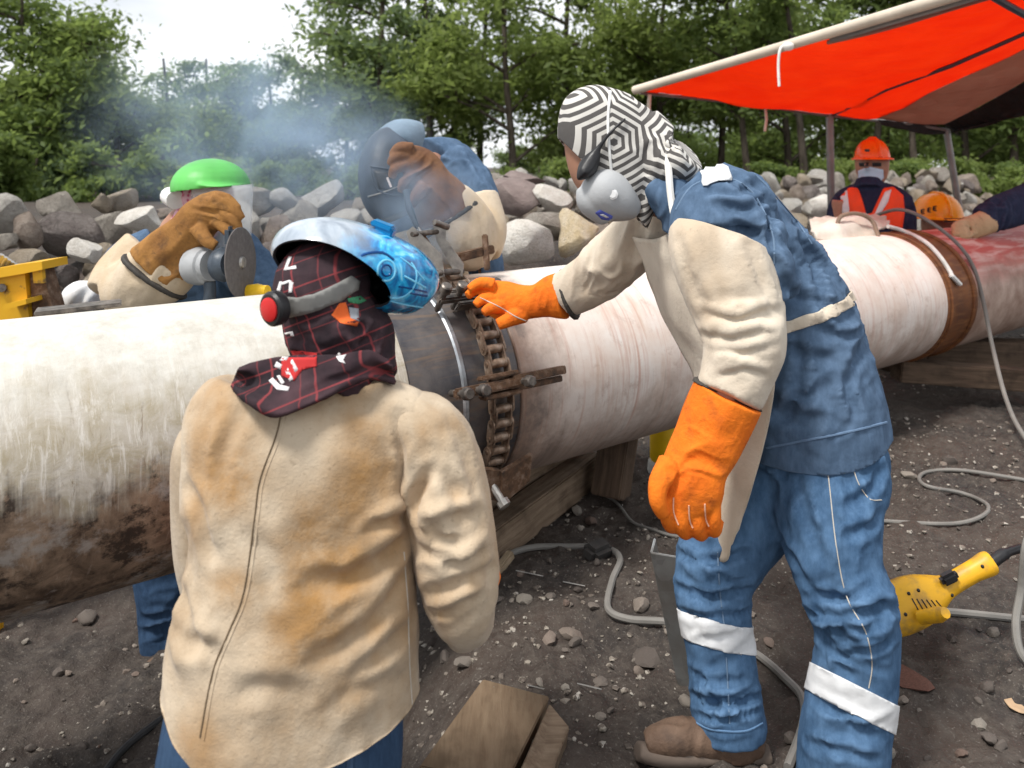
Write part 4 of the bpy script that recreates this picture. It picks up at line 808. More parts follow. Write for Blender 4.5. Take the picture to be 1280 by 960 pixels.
x0 = wl_(430, 340, 1.42); v0 = x0[0]-.55*x0[2]; mr = n.new('ShaderNodeMapRange'); n.put(mr.inputs[0], xx); mr.inputs[1].default_value = v0-.035; mr.inputs[2].default_value = v0+.035
grey = n.ramp(sw, [(.3, (.13, .17, .22)), (.5, (.33, .38, .44)), (.7, (.5, .54, .58))]); blue = n.ramp(sw2, [(.32, (.0, .06, .2)), (.46, (.0, .2, .5)), (.58, (.01, .42, .78)), (.7, (.25, .68, .9))])
n.col(n.mix(mr.outputs[0], grey, blue)); M_shell = n.m
sh.materials.clear(); sh.materials.append(M_shell); sh.materials.append(M_dark); sh = thick(sh, .005, 0, 1)
TS = bvh(sh); so = part('welding_helmet', sh, M_shell, w, 50)
M_glow = plain('light_blue_paint', (.2, .62, .88), .25, .1, bump=0); M_deep = plain('deep_blue_paint', (.0, .05, .2), .25, .1, bump=0)
def ringpx(cx, cy, rx, ry, n=14, a0=0, a1=6.28, rot=0): return [(cx+rx*math.cos(a)*math.cos(rot)-ry*math.sin(a)*math.sin(rot), cy+rx*math.cos(a)*math.sin(rot)+ry*math.sin(a)*math.cos(rot)) for a in np.linspace(a0, a1, n)]
for nm, pth, rr, mm in (('painted_ring', ringpx(483, 338, 11, 13), .0022, M_glow), ('painted_ring', ringpx(483, 338, 6, 7), .0022, M_deep), ('painted_line', ringpx(496, 347, 24, 26, 12, -1.3, 1.5, .5), .0022, M_glow), ('painted_line', [(500, 322), (515, 333), (530, 350)], .002, M_glow), ('painted_line', [(505, 345), (518, 352), (532, 360)], .002, M_glow), ('painted_line', [(512, 366), (522, 368), (534, 370)], .002, M_deep), ('painted_line', [(498, 358), (516, 361), (533, 365)], .002, M_deep), ('painted_line', [(488, 376), (508, 381), (528, 384)], .0018, M_glow), ('painted_line', [(440, 330), (455, 318), (478, 316), (492, 325)], .003, M_deep)): seam(pth, TS, rr, -.0008, 3).out(nm, mm, so)
kb = MB(); h, nn = hit(TS, 470, 360); nn = nn if nn.dot(h-EYE) < 0 else -nn; kb.lathe(h-nn*.004, nn, [(0, .017), (.012, .016), (.02, .0125), (.022, .009)], 16); kb.out('pivot_knob', M_dark, w)
bx = MB(); h, nn = hit(TS, 474, 302); bx.box(P(480, 292, 1.49), (.036, .03, .03), Matrix.Rotation(-.1, 3, 'Z') @ Matrix.Rotation(.35, 3, 'Y'), .003); bx.box(P(479, 282, 1.49), (.042, .034, .012), Matrix.Rotation(-.1, 3, 'Z') @ Matrix.Rotation(.35, 3, 'Y'), .003); bx.out('sensor_box', plain('blue_plastic', (.0, .17, .4), .35), so)
st = patch([(358, 371), (372, 372), (392, 368), (415, 358), (438, 345), (448, 352), (446, 362), (425, 376), (402, 386), (384, 391), (360, 396)], TH, .004, .006, 5, smooth=4); M_strap = plain('grey_headband', (.2, .2, .19), .6); sto = part('headband', st, M_strap, w)
kn = MB(); c0 = P(350, 384, 1.372); ax = V((-.6, -.85, -.05)).normalized(); kn.lathe(c0, ax, [(0, .028), (.004, .03), (.018, .03), (.022, .026), (.0222, .02)], 22); kn.out('ratchet_knob', M_dark, sto)
kn = MB(); kn.lathe(c0+ax*.02, ax, [(0, .021), (.005, .0205), (.007, .016)], 20); kn.out('knob_cap', plain('red_plastic', (.55, .02, .02), .4), sto)
# ------------------------------------------------------------------ masked man in denim, leather apron and orange gloves
foot = on_ground(900, 935)
w = person('masked man in denim, striped hood and cream leather apron bending over the pipe', (P(1000, 700, 1.88).x, 1.9, gz(.65, 1.9)))
B0 = V(w.location)
TOR = [(1022, 588, 1.93, 180, .16), (1014, 530, 1.94, 184, .165), (996, 455, 1.96, 174, .16), (970, 385, 1.99, 172, .165), (933, 318, 2.02, 148, .165), (903, 264, 2.05, 118, .16), (874, 226, 2.07, 78, .1)]
SHN = [(916, 262, 1.95, 104, .1), (900, 270, 1.86, 118, .09), (896, 302, 1.82, 122, .086)]
shirt = fuse([limb(TOR), limb(SHN), limb([(920, 292, 2.04, 110, .1), (866, 266, 2.18, 96, .09), (830, 275, 2.24, 80, .07)]), limb([(903, 264, 1.95, 92, .1), (915, 304, 1.84, 116, .085), (935, 345, 1.80, 112, .08), (945, 380, 1.79, 96, .07)])], .0065, 6)
folds(shirt, [(940, 300, 1.78, .13, (-.5, 0, 1), .06, .015), (1000, 330, 1.85, .16, (1, 0, .75), .07, .015), (960, 250, 1.85, .14, (1, 0, -.6), .07, .01), (1020, 480, 1.8, .18, (.6, 0, 1), .065, .01), (1065, 420, 1.85, .12, (1, 0, .4), .05, .01), (985, 520, 1.8, .12, (1, 0, -.5), .06, .008), (890, 240, 1.9, .1, (1, 0, -.4), .05, .008)], 21)
crease(shirt, [([(945, 225), (960, 252), (963, 292), (968, 332)], .016, .013), ([(898, 256), (930, 262), (958, 250)], .012, .011), ([(880, 238), (918, 240), (950, 228)], .009, .011), ([(905, 284), (938, 290), (962, 302)], .012, .012), ([(1000, 298), (1020, 340), (1030, 392)], .013, .015), ([(966, 332), (992, 368), (1042, 380)], .013, .014), ([(985, 262), (1012, 312), (1042, 352)], .011, .014), ([(965, 432), (1000, 440), (1042, 452)], .01, .013), ([(992, 412), (1002, 462), (986, 522)], .01, .014), ([(960, 542), (1000, 502), (1052, 472)], .011, .014), ([(1075, 440), (1060, 480), (1070, 525)], .01, .014), ([(1020, 405), (1050, 420), (1080, 418)], .009, .012)], 3)
wobble(shirt, .002, .04, 2, 2)
shirt = cut(shirt, P(1030, 548, 1.9), (P(957, 566, 1.9)-P(1110, 534, 1.9)).cross(V((0, 1, .25))).normalized() if (P(957, 566, 1.9)-P(1110, 534, 1.9)).cross(V((0, 1, .25))).z < 0 else -(P(957, 566, 1.9)-P(1110, 534, 1.9)).cross(V((0, 1, .25))).normalized(), True)
shirt = thick(shirt, .005, 0); TS2 = bvh(shirt); so = part('denim_shirt', shirt, M_denimS, w)
seam([(958, 560), (1000, 552), (1060, 540), (1108, 528)], TS2, .003, 0).out('hem', M_denimS, so)
seam([(845, 262), (866, 232), (905, 222), (940, 240), (965, 290), (968, 330)], TS2, .0024, -.0004).out('armhole_seam', M_thread2, so); seam([(912, 190), (950, 224), (990, 268), (1015, 305)], TS2, .0018, 0).out('yoke_seam', M_thread2, so)
part('shoulder_tape', patch([(878, 199), (892, 201), (910, 211), (915, 228), (898, 228), (879, 234), (876, 216)], TS2, .006, .002, 4, smooth=2), M_refl, so)
collar = fuse([limb([(818, 232, 2.02, 34, .05), (832, 250, 2.0, 40, .06), (842, 272, 1.98, 36, .05), (836, 292, 1.98, 18, .03)]), limb([(846, 240, 2.04, 36, .08), (848, 252, 2.02, 46, .09), (850, 268, 2.0, 44, .09)])], .006, 4)
folds(collar, [(830, 255, 1.95, .06, (.3, 0, 1), .03, .007)], 3); part('collar', collar, M_denimS, so)
# jeans
NEAR = [(1026, 555, 1.92, 154, .135), (1032, 600, 1.88, 150, .12), (1035, 650, 1.83, 130, .1), (1046, 710, 1.79, 112, .085), (1066, 760, 1.77, 108, .078), (1071, 805, 1.77, 100, .07), (1066, 860, 1.77, 104, .07), (1056, 920, 1.77, 108, .072), (1050, 985, 1.77, 108, .072)]
FAR = [(1000, 570, 1.98, 150, .13), (950, 620, 1.97, 128, .115), (912, 672, 1.95, 116, .1), (893, 720, 1.93, 100, .085), (893, 765, 1.91, 90, .076), (899, 805, 1.9, 84, .07), (905, 855, 1.89, 86, .07), (911, 900, 1.88, 92, .075), (912, 912, 1.88, 92, .075)]
jn = fuse([limb(NEAR), limb(FAR), limb([(1028, 510, 1.93, 110, .1), (1020, 548, 1.93, 150, .135), (1008, 585, 1.94, 156, .14)])], .0062, 5)
folds(jn, [(1065, 765, 1.7, .1, (1, 0, .25), .04, .014), (1050, 820, 1.7, .09, (1, 0, -.35), .035, .009), (1040, 640, 1.72, .12, (.2, 0, 1), .055, .008), (1085, 590, 1.8, .09, (-.4, 0, 1), .045, .009), (895, 715, 1.85, .09, (1, 0, -.35), .04, .012), (895, 760, 1.83, .08, (1, 0, .15), .034, .011), (910, 880, 1.8, .08, (1, 0, .1), .03, .012), (900, 820, 1.82, .09, (1, 0, .5), .045, .007), (1050, 920, 1.7, .1, (1, 0, .2), .05, .009), (975, 590, 1.82, .1, (1, 0, .6), .05, .008)], 33)
crease(jn, [([(1014, 766), (1050, 772), (1095, 758), (1120, 762)], .017, .012), ([(1008, 792), (1045, 786), (1088, 792)], .011, .011), ([(1102, 640), (1085, 660), (1058, 670)], .01, .012), ([(1106, 585), (1086, 615), (1058, 632)], .01, .012), ([(1000, 602), (1010, 650), (1030, 702)], .011, .014), ([(1112, 800), (1080, 816), (1042, 822)], .011, .011), ([(1020, 740), (1060, 748), (1090, 735)], .009, .01), ([(846, 690), (882, 702), (932, 690)], .013, .011), ([(846, 734), (882, 746), (936, 736)], .014, .011), ([(850, 764), (890, 772), (938, 764)], .012, .009), ([(862, 868), (900, 880), (950, 870)], .013, .01), ([(866, 893), (905, 900), (950, 888)], .011, .008), ([(860, 838), (890, 852), (930, 850)], .009, .01), ([(960, 640), (985, 690), (1010, 730)], .01, .014), ([(1025, 880), (1060, 900), (1100, 925)], .008, .012), ([(1010, 930), (1050, 940), (1095, 950)], .011, .011)], 7)
wobble(jn, .002, .035, 12, 2); TJ2 = bvh(jn)
def band(pa, pb, Y, wpx, tilt=(0, 1, 0)):
    """tape round a leg between two slanted planes"""
    a, b = P(*pa, Y), P(*pb, Y); n = (b-a).cross(V(tilt)).normalized(); n = n if n.z > 0 else -n
    return slab(jn, a-V((0, 0, wpx/2/F*Y)), n, a+V((0, 0, wpx/2/F*Y)), n, .0035, .003)
def xonly(me, x0, x1):
    m = cut(cut(me, V((x0, 0, 0)), V((1, 0, 0)), False), V((x1, 0, 0)), V((1, 0, 0)), True); return m
b1 = xonly(band((856, 788), (940, 806), 1.82, 34, (0, 1, -.35)), P(820, 800, 1.9).x, P(960, 800, 1.9).x); b2 = xonly(band((1018, 848), (1116, 898), 1.72, 38, (0, 1, -.45)), P(985, 800, 1.77).x, P(1160, 800, 1.77).x)
jo = part('jeans', jn, M_jeans, w); part('leg_tape', b1, M_refl, jo); part('leg_tape', b2, M_refl, jo)
seam([(1028, 545), (1036, 600), (1045, 680), (1058, 745), (1082, 790), (1090, 830), (1086, 860)], TJ2, .0013, .0003).out('side_seam', M_thread, jo); seam([(1064, 540), (1068, 590), (1085, 622), (1102, 625)], TJ2, .0012, .0003).out('pocket_seam', M_thread, jo)
seam([(897, 690), (900, 740), (905, 780)], TJ2, .0018, .0005).out('inseam', M_thread2, jo); seam([(908, 822), (910, 860), (912, 905)], TJ2, .0018, .0005).out('inseam', M_thread2, jo); seam([(868, 902), (890, 912), (930, 914), (953, 904)], TJ2, .0025, 0).out('cuff_hem', M_jeans, jo)
# boots
def boot(pts, sole, par):
    b = fuse([limb(p) for p in pts], .006, 5); folds(b, [(850, 915, 1.85, .06, (.2, 0, 1), .03, .004)], 2); o = part('boot', b, M_boot, par)
    s = fuse([limb(p, sq=.75) for p in sole], .006, 3); part('sole', s, M_sole, o)
boot([[(915, 890, 1.88, 84, .055), (912, 915, 1.88, 80, .055), (906, 935, 1.88, 70, .055)], [(950, 928, 1.88, 40, .045), (915, 922, 1.88, 52, .05), (870, 922, 1.87, 46, .05), (835, 924, 1.86, 42, .05), (808, 930, 1.86, 30, .04)]], [[(962, 944, 1.88, 26, .044), (930, 948, 1.88, 24, .05), (880, 949, 1.87, 20, .048), (830, 946, 1.86, 24, .055), (796, 938, 1.86, 22, .04)]], w)
nb = [(1050, 985, 1.77, 90, .06), (1050, 1010, 1.77, 84, .06)]; boot([nb, [(1085, 1005, 1.77, 40, .045), (1040, 1005, 1.76, 54, .05), (990, 1008, 1.74, 46, .05), (950, 1012, 1.73, 34, .045)]], [[(1095, 1022, 1.77, 24, .044), (1040, 1026, 1.76, 22, .05), (980, 1026, 1.74, 22, .055), (944, 1020, 1.73, 20, .04)]], w)
# leather sleeves
slN = fuse([limb([(888, 280, 1.83, 100, .07), (894, 306, 1.80, 114, .085), (908, 345, 1.78, 116, .088), (924, 392, 1.76, 108, .082), (930, 430, 1.74, 98, .075), (922, 465, 1.73, 86, .066), (911, 494, 1.72, 80, .06)])], .006, 4)
folds(slN, [(930, 405, 1.68, .08, (1, 0, .2), .034, .012), (920, 452, 1.68, .07, (1, 0, -.15), .04, .007), (880, 330, 1.7, .09, (.45, 0, 1), .07, .005)], 14, .1); crease(slN, [([(884, 392), (922, 400), (960, 386)], .008, .01), ([(880, 418), (915, 424), (950, 414)], .009, .01), ([(900, 440), (930, 442), (970, 430)], .005, .009), ([(850, 300), (866, 350), (886, 392)], .007, .014), ([(935, 310), (950, 350), (965, 385)], .008, .013), ([(900, 470), (930, 462), (955, 468)], .006, .008)], 3); wobble(slN, .0012, .05, 5, 2)
pn_ = (P(962, 318, 1.74)-P(832, 262, 1.74)).cross(V((0, 1, -.25))).normalized(); pn_ = pn_ if pn_.z > 0 else -pn_
slN = thick(cut(slN, P(890, 282, 1.74), pn_, True), .006, .004); part('leather_sleeve', slN, M_cream, w)
slF = fuse([limb([(850, 275, 2.2, 80, .075), (808, 292, 2.25, 76, .07), (775, 318, 2.3, 72, .065), (745, 345, 2.36, 68, .06), (722, 360, 2.4, 62, .055), (706, 368, 2.43, 58, .052)])], .006, 4)
folds(slF, [(750, 340, 2.3, .1, (.4, 0, 1), .04, .012), (790, 305, 2.2, .1, (.3, 0, 1), .05, .01)], 15); part('leather_sleeve', slF, M_cream, w)
# gloves
g = [limb([(910, 494, 1.72, 88, .062), (897, 522, 1.72, 88, .06), (884, 552, 1.71, 84, .05), (870, 580, 1.70, 80, .044), (862, 608, 1.69, 84, .04), (860, 632, 1.69, 78, .036), (862, 644, 1.69, 60, .03)])]
for (a, b, c, d) in (((832, 622), (834, 646), (840, 658), (848, 650)), ((851, 628), (852, 654), (857, 666), (864, 656)), ((871, 630), (872, 656), (876, 668), (882, 656)), ((891, 622), (892, 650), (893, 664), (898, 650))):
    g.append(limb([(*a, 1.675, 21, .017), (*b, 1.672, 19.5, .016), (*c, 1.69, 18, .015), (*d, 1.715, 15, .012)], 10))
g.append(limb([(838, 580, 1.69, 34, .024), (824, 602, 1.66, 26, .02), (822, 626, 1.65, 22, .018), (830, 644, 1.655, 18, .014)], 10))
gl = fuse(g, .0036, 2); folds(gl, [(875, 572, 1.64, .06, (1, 0, -.3), .03, .007), (850, 600, 1.64, .05, (.6, 0, 1), .03, .005), (895, 520, 1.64, .07, (.3, 0, 1), .05, .004)], 6); TG = bvh(gl)
cf = slab(gl, P(906, 497, 1.66), (P(868, 480, 1.66)-P(945, 514, 1.66)).cross(V((0, 1, -.1))).normalized() if (P(868, 480, 1.66)-P(945, 514, 1.66)).cross(V((0, 1, -.1))).z > 0 else -(P(868, 480, 1.66)-P(945, 514, 1.66)).cross(V((0, 1, -.1))).normalized(), P(906, 480, 1.66), V((0, 0, 1)), .004, .004)
go = part('glove', gl, M_orange, w); part('cuff_binding', cf, M_pipeb, go)
for pth in ([(842, 622), (842, 640), (848, 656)], [(861, 632), (862, 650), (866, 660)], [(881, 630), (882, 648), (886, 658)]): seam(pth, TG, .0016, .001, 4).out('finger_welt', plain('pale_welt', (.72, .42, .28), .8, bump=0), go)
g = [limb([(706, 369, 2.43, 60, .055), (690, 371, 2.45, 54, .05), (672, 376, 2.47, 42, .042), (652, 378, 2.49, 44, .04), (630, 376, 2.51, 50, .036), (612, 370, 2.53, 42, .03)])]
for (a, b, c) in (((618, 356, 2.5), (600, 354, 2.5), (586, 362, 2.49)), ((615, 362, 2.52), (596, 362, 2.52), (584, 370, 2.5)), ((618, 374, 2.5), (604, 374, 2.49), (594, 382, 2.48)), ((626, 384, 2.48), (612, 386, 2.46), (604, 392, 2.45))): g.append(limb([(*a, 17, .019), (*b, 15, .018), (*c, 11, .014)], 10))
g.append(limb([(655, 392, 2.47, 24, .024), (638, 399, 2.45, 19, .02), (622, 406, 2.44, 15, .016)], 10)); gf = fuse(g, .0042, 2); folds(gf, [(668, 378, 2.42, .05, (0, 0, 1), .03, .006), (640, 372, 2.44, .05, (.6, 0, 1), .03, .004)], 7); TGF = bvh(gf)
gfo = part('glove', gf, M_orange, w); part('cuff_binding', fuse([limb([(714, 367, 2.42, 66, .06), (709, 368.5, 2.425, 66, .06)], k=2)], .005, 2), M_pipeb, gfo); seam([(600, 372), (625, 384), (645, 396), (660, 402)], TGF, .0018, .0008).out('finger_welt', M_thread, gfo)
# apron: bib, skirt, straps
ap = sheet([[(792, 296, 2.2), (812, 300, 2.08), (836, 292, 1.98), (838, 292, 1.955)], [(806, 338, 2.2), (828, 342, 2.05), (850, 336, 1.95), (880, 338, 1.88)], [(826, 392, 2.16), (848, 396, 2.02), (872, 400, 1.92), (905, 396, 1.86)], [(852, 440, 2.12), (872, 448, 1.98), (900, 452, 1.87), (948, 442, 1.8)], [(868, 482, 2.08), (890, 498, 1.95), (918, 506, 1.84), (968, 470, 1.79)], [(868, 560, 2.06), (890, 572, 1.93), (920, 580, 1.83), (956, 548, 1.79)], [(866, 640, 2.04), (885, 648, 1.92), (910, 650, 1.83), (936, 622, 1.8)], [(868, 672, 2.02), (884, 685, 1.92), (903, 703, 1.84), (916, 680, 1.82)]], .006, 5, .006)
part('apron', ap, M_cream, w)
mb = MB(); mb.tube(cpath([P(834, 192, 1.97), P(836, 215, 1.945), P(838, 240, 1.93), P(842, 266, 1.9), P(848, 285, 1.87)], 4), .009, 8); mb.out('neck_strap', plain('white_strap', (.7, .68, .64), .8), w)
ws_ = bpy.data.meshes.new('ws'); ws_.from_pydata((co_of(so.data)+np.array(B0)).tolist(), [], [list(p.vertices) for p in so.data.polygons]); a_, b_ = P(966, 417, 1.8), P(1052, 377, 1.9); nb_ = (b_-a_).cross(V((0, 1, -.1))).normalized(); nb_ = nb_ if nb_.z > 0 else -nb_
ws_ = slab(ws_, a_-nb_*.012, nb_, a_+nb_*.012, nb_, .006, .004); ws_ = cut(ws_, V((P(950, 400, 1.85).x, 0, 0)), V((1, 0, 0)), False); part('waist_strap', ws_, M_cream, w)
# body with head
face = fuse([limb([(768, 118, 2.08, 40, .06), (764, 145, 2.08, 104, .08), (760, 180, 2.08, 112, .082), (758, 212, 2.08, 92, .074), (770, 240, 2.08, 62, .06), (778, 258, 2.08, 44, .05)]), limb([(722, 198, 2.08, 14, .02), (719, 210, 2.08, 18, .022), (730, 224, 2.08, 18, .024)]), limb([(770, 230, 2.09, 70, .06), (815, 235, 2.09, 70, .06), (865, 245, 2.08, 76, .06)]),
             limb([(885, 250, 2.07, 90, .1), (950, 360, 2.02, 120, .11), (1020, 560, 1.95, 120, .11)]), limb([(900, 290, 1.85, 70, .05), (925, 400, 1.77, 62, .045), (905, 500, 1.72, 46, .035), (868, 600, 1.69, 40, .02)]), limb([(850, 280, 2.2, 50, .04), (720, 362, 2.41, 36, .035), (640, 376, 2.5, 30, .02)]), limb([(q[0], q[1], q[2], q[3]*.5, q[4]*.5) for q in NEAR]), limb([(q[0], q[1], q[2], q[3]*.5, q[4]*.5) for q in FAR])], .007, 4)
part('body', face, M_skin, w)
hd = fuse([limb([(766, 113, 2.08, 50, .05), (762, 128, 2.08, 104, .085), (759, 152, 2.08, 124, .098), (764, 180, 2.08, 128, .102), (776, 206, 2.08, 112, .102), (792, 226, 2.08, 90, .096), (806, 244, 2.08, 74, .09)], 26), limb([(790, 170, 2.08, 90, .09), (820, 196, 2.07, 88, .1), (846, 202, 2.06, 78, .12), (860, 192, 2.05, 48, .12)]), limb([(806, 225, 2.06, 40, .085), (806, 258, 2.05, 26, .06), (800, 285, 2.04, 18, .035), (792, 305, 2.04, 10, .02)])], .005, 4)
hd = cut(hd, P(730, 206, 2.08), V((-.72, 0, -.7)), True)
folds(hd, [(835, 195, 1.98, .06, (-.3, 0, 1), .03, .01), (810, 240, 1.98, .06, (.1, 0, 1), .03, .007), (805, 180, 1.98, .06, (.4, 0, 1), .035, .006)], 17); hd = thick(hd, .004, 0)
n = N('striped_hood_cloth', .9, .15); nn_ = n.new('ShaderNodeVectorMath', operation='SUBTRACT'); n.ln(n.c.outputs['Object'], nn_.inputs[0]); cc = P(760, 178, 2.0)-B0; nn_.inputs[1].default_value = cc
x, y, z = n.xyz(nn_.outputs[0]); cb = n.new('ShaderNodeCombineXYZ'); n.put(cb.inputs[0], n.mth('ADD', x, n.mth('MULTIPLY', y, .55))); n.put(cb.inputs[1], z)
def hexd(vec, cells):
    """distance to the centre of the nearest hexagonal cell: concentric hexagons"""
    a, b, _ = n.xyz(vec); a = n.mth('MULTIPLY', a, cells); b = n.mth('MULTIPLY', b, cells); r = []
    for o1, o2 in ((0., 0.), (.5, .866)):
        u = n.mth('SUBTRACT', n.mth('FRACT', n.mth('ADD', a, o1)), .5); v = n.mth('SUBTRACT', n.mth('MULTIPLY', n.mth('FRACT', n.mth('ADD', n.mth('DIVIDE', b, 1.732), o2/1.732)), 1.732), .866)
        u, v = n.mth('ABSOLUTE', u), n.mth('ABSOLUTE', v); r.append(n.mth('MAXIMUM', u, n.mth('ADD', n.mth('MULTIPLY', u, .5), n.mth('MULTIPLY', v, .866))))
    return n.mth('MINIMUM', r[0], r[1])
hx = hexd(cb.outputs[0], 6.3); st = n.ramp(n.mth('FRACT', n.mth('MULTIPLY', hx, 8.6)), [(.46, 0), (.52, 1)]); n.col(n.mix(st, (.1, .094, .09), n.mix(n.noise(20, 3), (.52, .5, .46), (.68, .66, .62)))); n.bump(n.noise(40, 4), .25, .005); M_stripe = n.m
THs = bvh(hd); ho = part('striped_hood', hd, M_stripe, w)
seam([(763, 114), (760, 150), (762, 190), (765, 222), (766, 240)], bvh(*[]) if False else THs, .0036, .001).out('mask_elastic', plain('white_elastic', (.8, .8, .78), .8, bump=0), w)
mk_ = fuse([limb([(733, 222, 2.02, 20, .03), (746, 232, 2.02, 62, .075), (764, 246, 2.03, 66, .08), (784, 258, 2.05, 36, .07)], 24), limb([(730, 232, 2.02, 22, .03), (740, 250, 2.02, 40, .055), (760, 268, 2.03, 34, .055)])], .005, 4)
TM = bvh(mk_); mo = part('respirator_mask', mk_, plain('grey_mask', (.4, .41, .42), .75, .06, 20, bump=.2, bscale=200), w)
h, nv = hit(TM, 766, 243); vb = MB(); vb.lathe(h+V((0, .004, 0)), V((-.1, -1, .1)), [(0, .014), (.003, .0135), (.004, .01), (.005, .009)], 8); vb.out('valve', plain('valve_grey', (.6, .6, .6), .5), mo); 
part('mask_label', patch([(744, 266), (750, 262), (766, 270), (764, 276), (752, 274)], TM, .001, .001, 3, smooth=0), plain('blue_print', (.1, .13, .5), .6, bump=0), mo)
part('mask_label', patch([(750, 268), (754, 267), (761, 271), (758, 272)], TM, .0022, .001, 3, smooth=0), M_whitep, mo)
gm_ = fuse([limb([(726, 220, 2.0, 10, .04), (734, 210, 1.99, 24, .045), (742, 197, 1.98, 19, .018), (749, 184, 1.975, 7, .006), (764, 165, 1.97, 4.5, .004), (782, 148, 1.975, 4, .004)], 12)], .0035, 2); part('safety_glasses', gm_, M_dark, w)
# ------------------------------------------------------------------ grinder man with green visor, behind the pipe
w = person('grinder man in a clear face shield with green brow, behind the pipe', (-1.15, 3.05, gz(-1.15, 3.05))); B0 = V(w.location)
tor = limb([(225, 300, 3.02, 110, .1), (235, 330, 3.05, 190, .14), (240, 400, 3.08, 190, .15), (238, 520, 3.1, 180, .15), (235, 600, 3.1, 170, .14)])
sh3 = fuse([tor, limb([(200, 315, 3.0, 70, .08), (165, 335, 2.95, 74, .08), (150, 365, 2.9, 64, .07)]), limb([(290, 325, 3.05, 70, .08), (320, 345, 3.0, 66, .075), (330, 375, 2.9, 56, .06)])], .009, 4)
folds(sh3, [(200, 330, 2.9, .15, (.4, 0, 1), .06, .012), (290, 350, 2.9, .15, (-.4, 0, 1), .06, .012)], 41); part('denim_shirt', sh3, M_denimS, w)
sl = fuse([limb([(185, 312, 2.9, 66, .075), (152, 345, 2.86, 66, .075), (138, 368, 2.82, 60, .07)]), limb([(140, 366, 2.82, 62, .068), (170, 358, 2.79, 78, .068), (200, 340, 2.77, 84, .066), (215, 326, 2.76, 78, .06)])], .008, 5)
folds(sl, [(170, 350, 2.75, .12, (.5, 0, 1), .06, .01)], 42); M_tan = suede('tan_welding_sleeve', (.5, .4, .28), (.6, .5, .38), (.45, .31, .17)); part('leather_sleeve', sl, M_tan, w)
g = [limb([(200, 338, 2.765, 88, .066), (222, 312, 2.75, 74, .055), (238, 290, 2.74, 56, .045), (252, 272, 2.73, 52, .042), (272, 262, 2.72, 48, .036), (284, 264, 2.72, 34, .03)])]
for a, b, c in (((268, 246), (286, 250), (298, 262)), ((274, 254), (292, 260), (302, 274)), ((274, 266), (292, 274), (299, 288)), ((268, 276), (284, 288), (290, 300))): g.append(limb([(*a, 2.7, 15, .019), (*b, 2.69, 14, .018), (*c, 2.69, 11, .014)], 10))
g.append(limb([(248, 284, 2.7, 22, .024), (258, 300, 2.68, 17, .02), (270, 308, 2.68, 13, .016)], 10)); g3 = fuse(g, .005, 2); folds(g3, [(215, 320, 2.7, .1, (1, 0, 1), .05, .008), (265, 262, 2.68, .07, (1, 0, -.3), .03, .007)], 43)
go = part('glove', g3, M_brown, w); part('cuff_binding', fuse([limb([(191, 349, 2.762, 93, .07), (195, 344, 2.762, 94, .07)], k=2)], .006, 2), M_pipeb, go)
n = N('pink_scarf_cloth', .9, .15); n.col(n.mix(n.ramp(n.voro(60), [(.2, 0), (.5, 1)]), (.5, .07, .16), (.7, .42, .5))); n.bump(n.noise(30, 4), .3, .006); M_pink = n.m
hs = fuse([MB().ball(P(258, 245, 3.0), (.1, .115, .125)), limb([(250, 270, 3.0, 56, .085), (238, 296, 3.02, 70, .09), (232, 318, 3.03, 110, .1)])], .008, 4); folds(hs, [(240, 290, 2.92, .1, (1, 0, .3), .04, .01)], 3); part('scarf_hood', hs, M_pink, w)
M_green = plain('green_plastic', (.1, .42, .09), .45, .15, 9, bump=0)
vis = fuse([MB().ball(P(264, 234, 2.92), (.135, .165, .105), 28, 16), limb([(255, 232, 2.9, 16, .12), (290, 236, 2.88, 14, .15), (321, 239, 2.85, 8, .11)], 20)], .006, 3); vis = cut(vis, P(265, 235, 2.9), V((.11, 0, -1)), True); vis = thick(vis, .004, 0); part('brow_guard', vis, M_green, w)
n = N('clear_shield', .08, .5); n.col((.9, .93, .95)); n.set(Transmission_Weight=.0, Alpha=.3, Roughness=n.ramp(n.noise(40, 4), [(.4, .1), (.7, .3)])); M_shield = n.m
rows = []
for k in range(6):
    r = []
    for j in range(9):
        a = -1.0+2.0*j/8; r.append((278+46*math.sin(a)*1.0-(k*.6), 233+k*16-abs(a)*3, 2.86-.16*math.cos(a)+.08))
    rows.append(r)
shd = sheet(rows, .003, 2); part('face_shield', shd, M_shield, w)
mb = MB(); mb.cyl(P(212, 245, 2.98), P(220, 250, 2.9), .035, 14); mb.out('ear_muff', M_whitep, w)
for q in ((240, 223), (254, 225)): MB().ball(P(*q, 2.795), .008).out('rivet', plain('brass', (.5, .3, .1), .35, metal=.7, bump=0), w)
leg3 = [fuse([limb([(225, 560, 3.08, 120, .1), (x0, 680, 3.02, 84, .09), (x0, 760, 3.0, 66, .08), (x0, 815, 3.0, 60, .075)])], .01, 4) for x0 in (206, 275)]
jl = fuse([limb([(228, 560, 3.1, 150, .13), (232, 620, 3.08, 150, .13)])]+[limb([(x1, 620, 3.08, 90, .11), (x0, 700, 3.02, 80, .09), (x0, 760, 3.0, 64, .08), (x0, 818, 3.0, 58, .075)]) for x1, x0 in ((206, 206), (262, 278))], .009, 4)
folds(jl, [(206, 790, 2.92, .1, (1, 0, .1), .04, .014), (206, 750, 2.92, .08, (1, 0, .3), .045, .01)], 44); part('jeans', jl, M_jeans2, w)
for x0 in (206, 278): bt = fuse([limb([(x0, 806, 3.0, 50, .065), (x0-2, 832, 3.0, 56, .08)]), limb([(x0, 830, 3.02, 44, .05), (x0-8, 838, 2.88, 40, .045)])], .01, 3); part('boot', bt, M_boot, w)
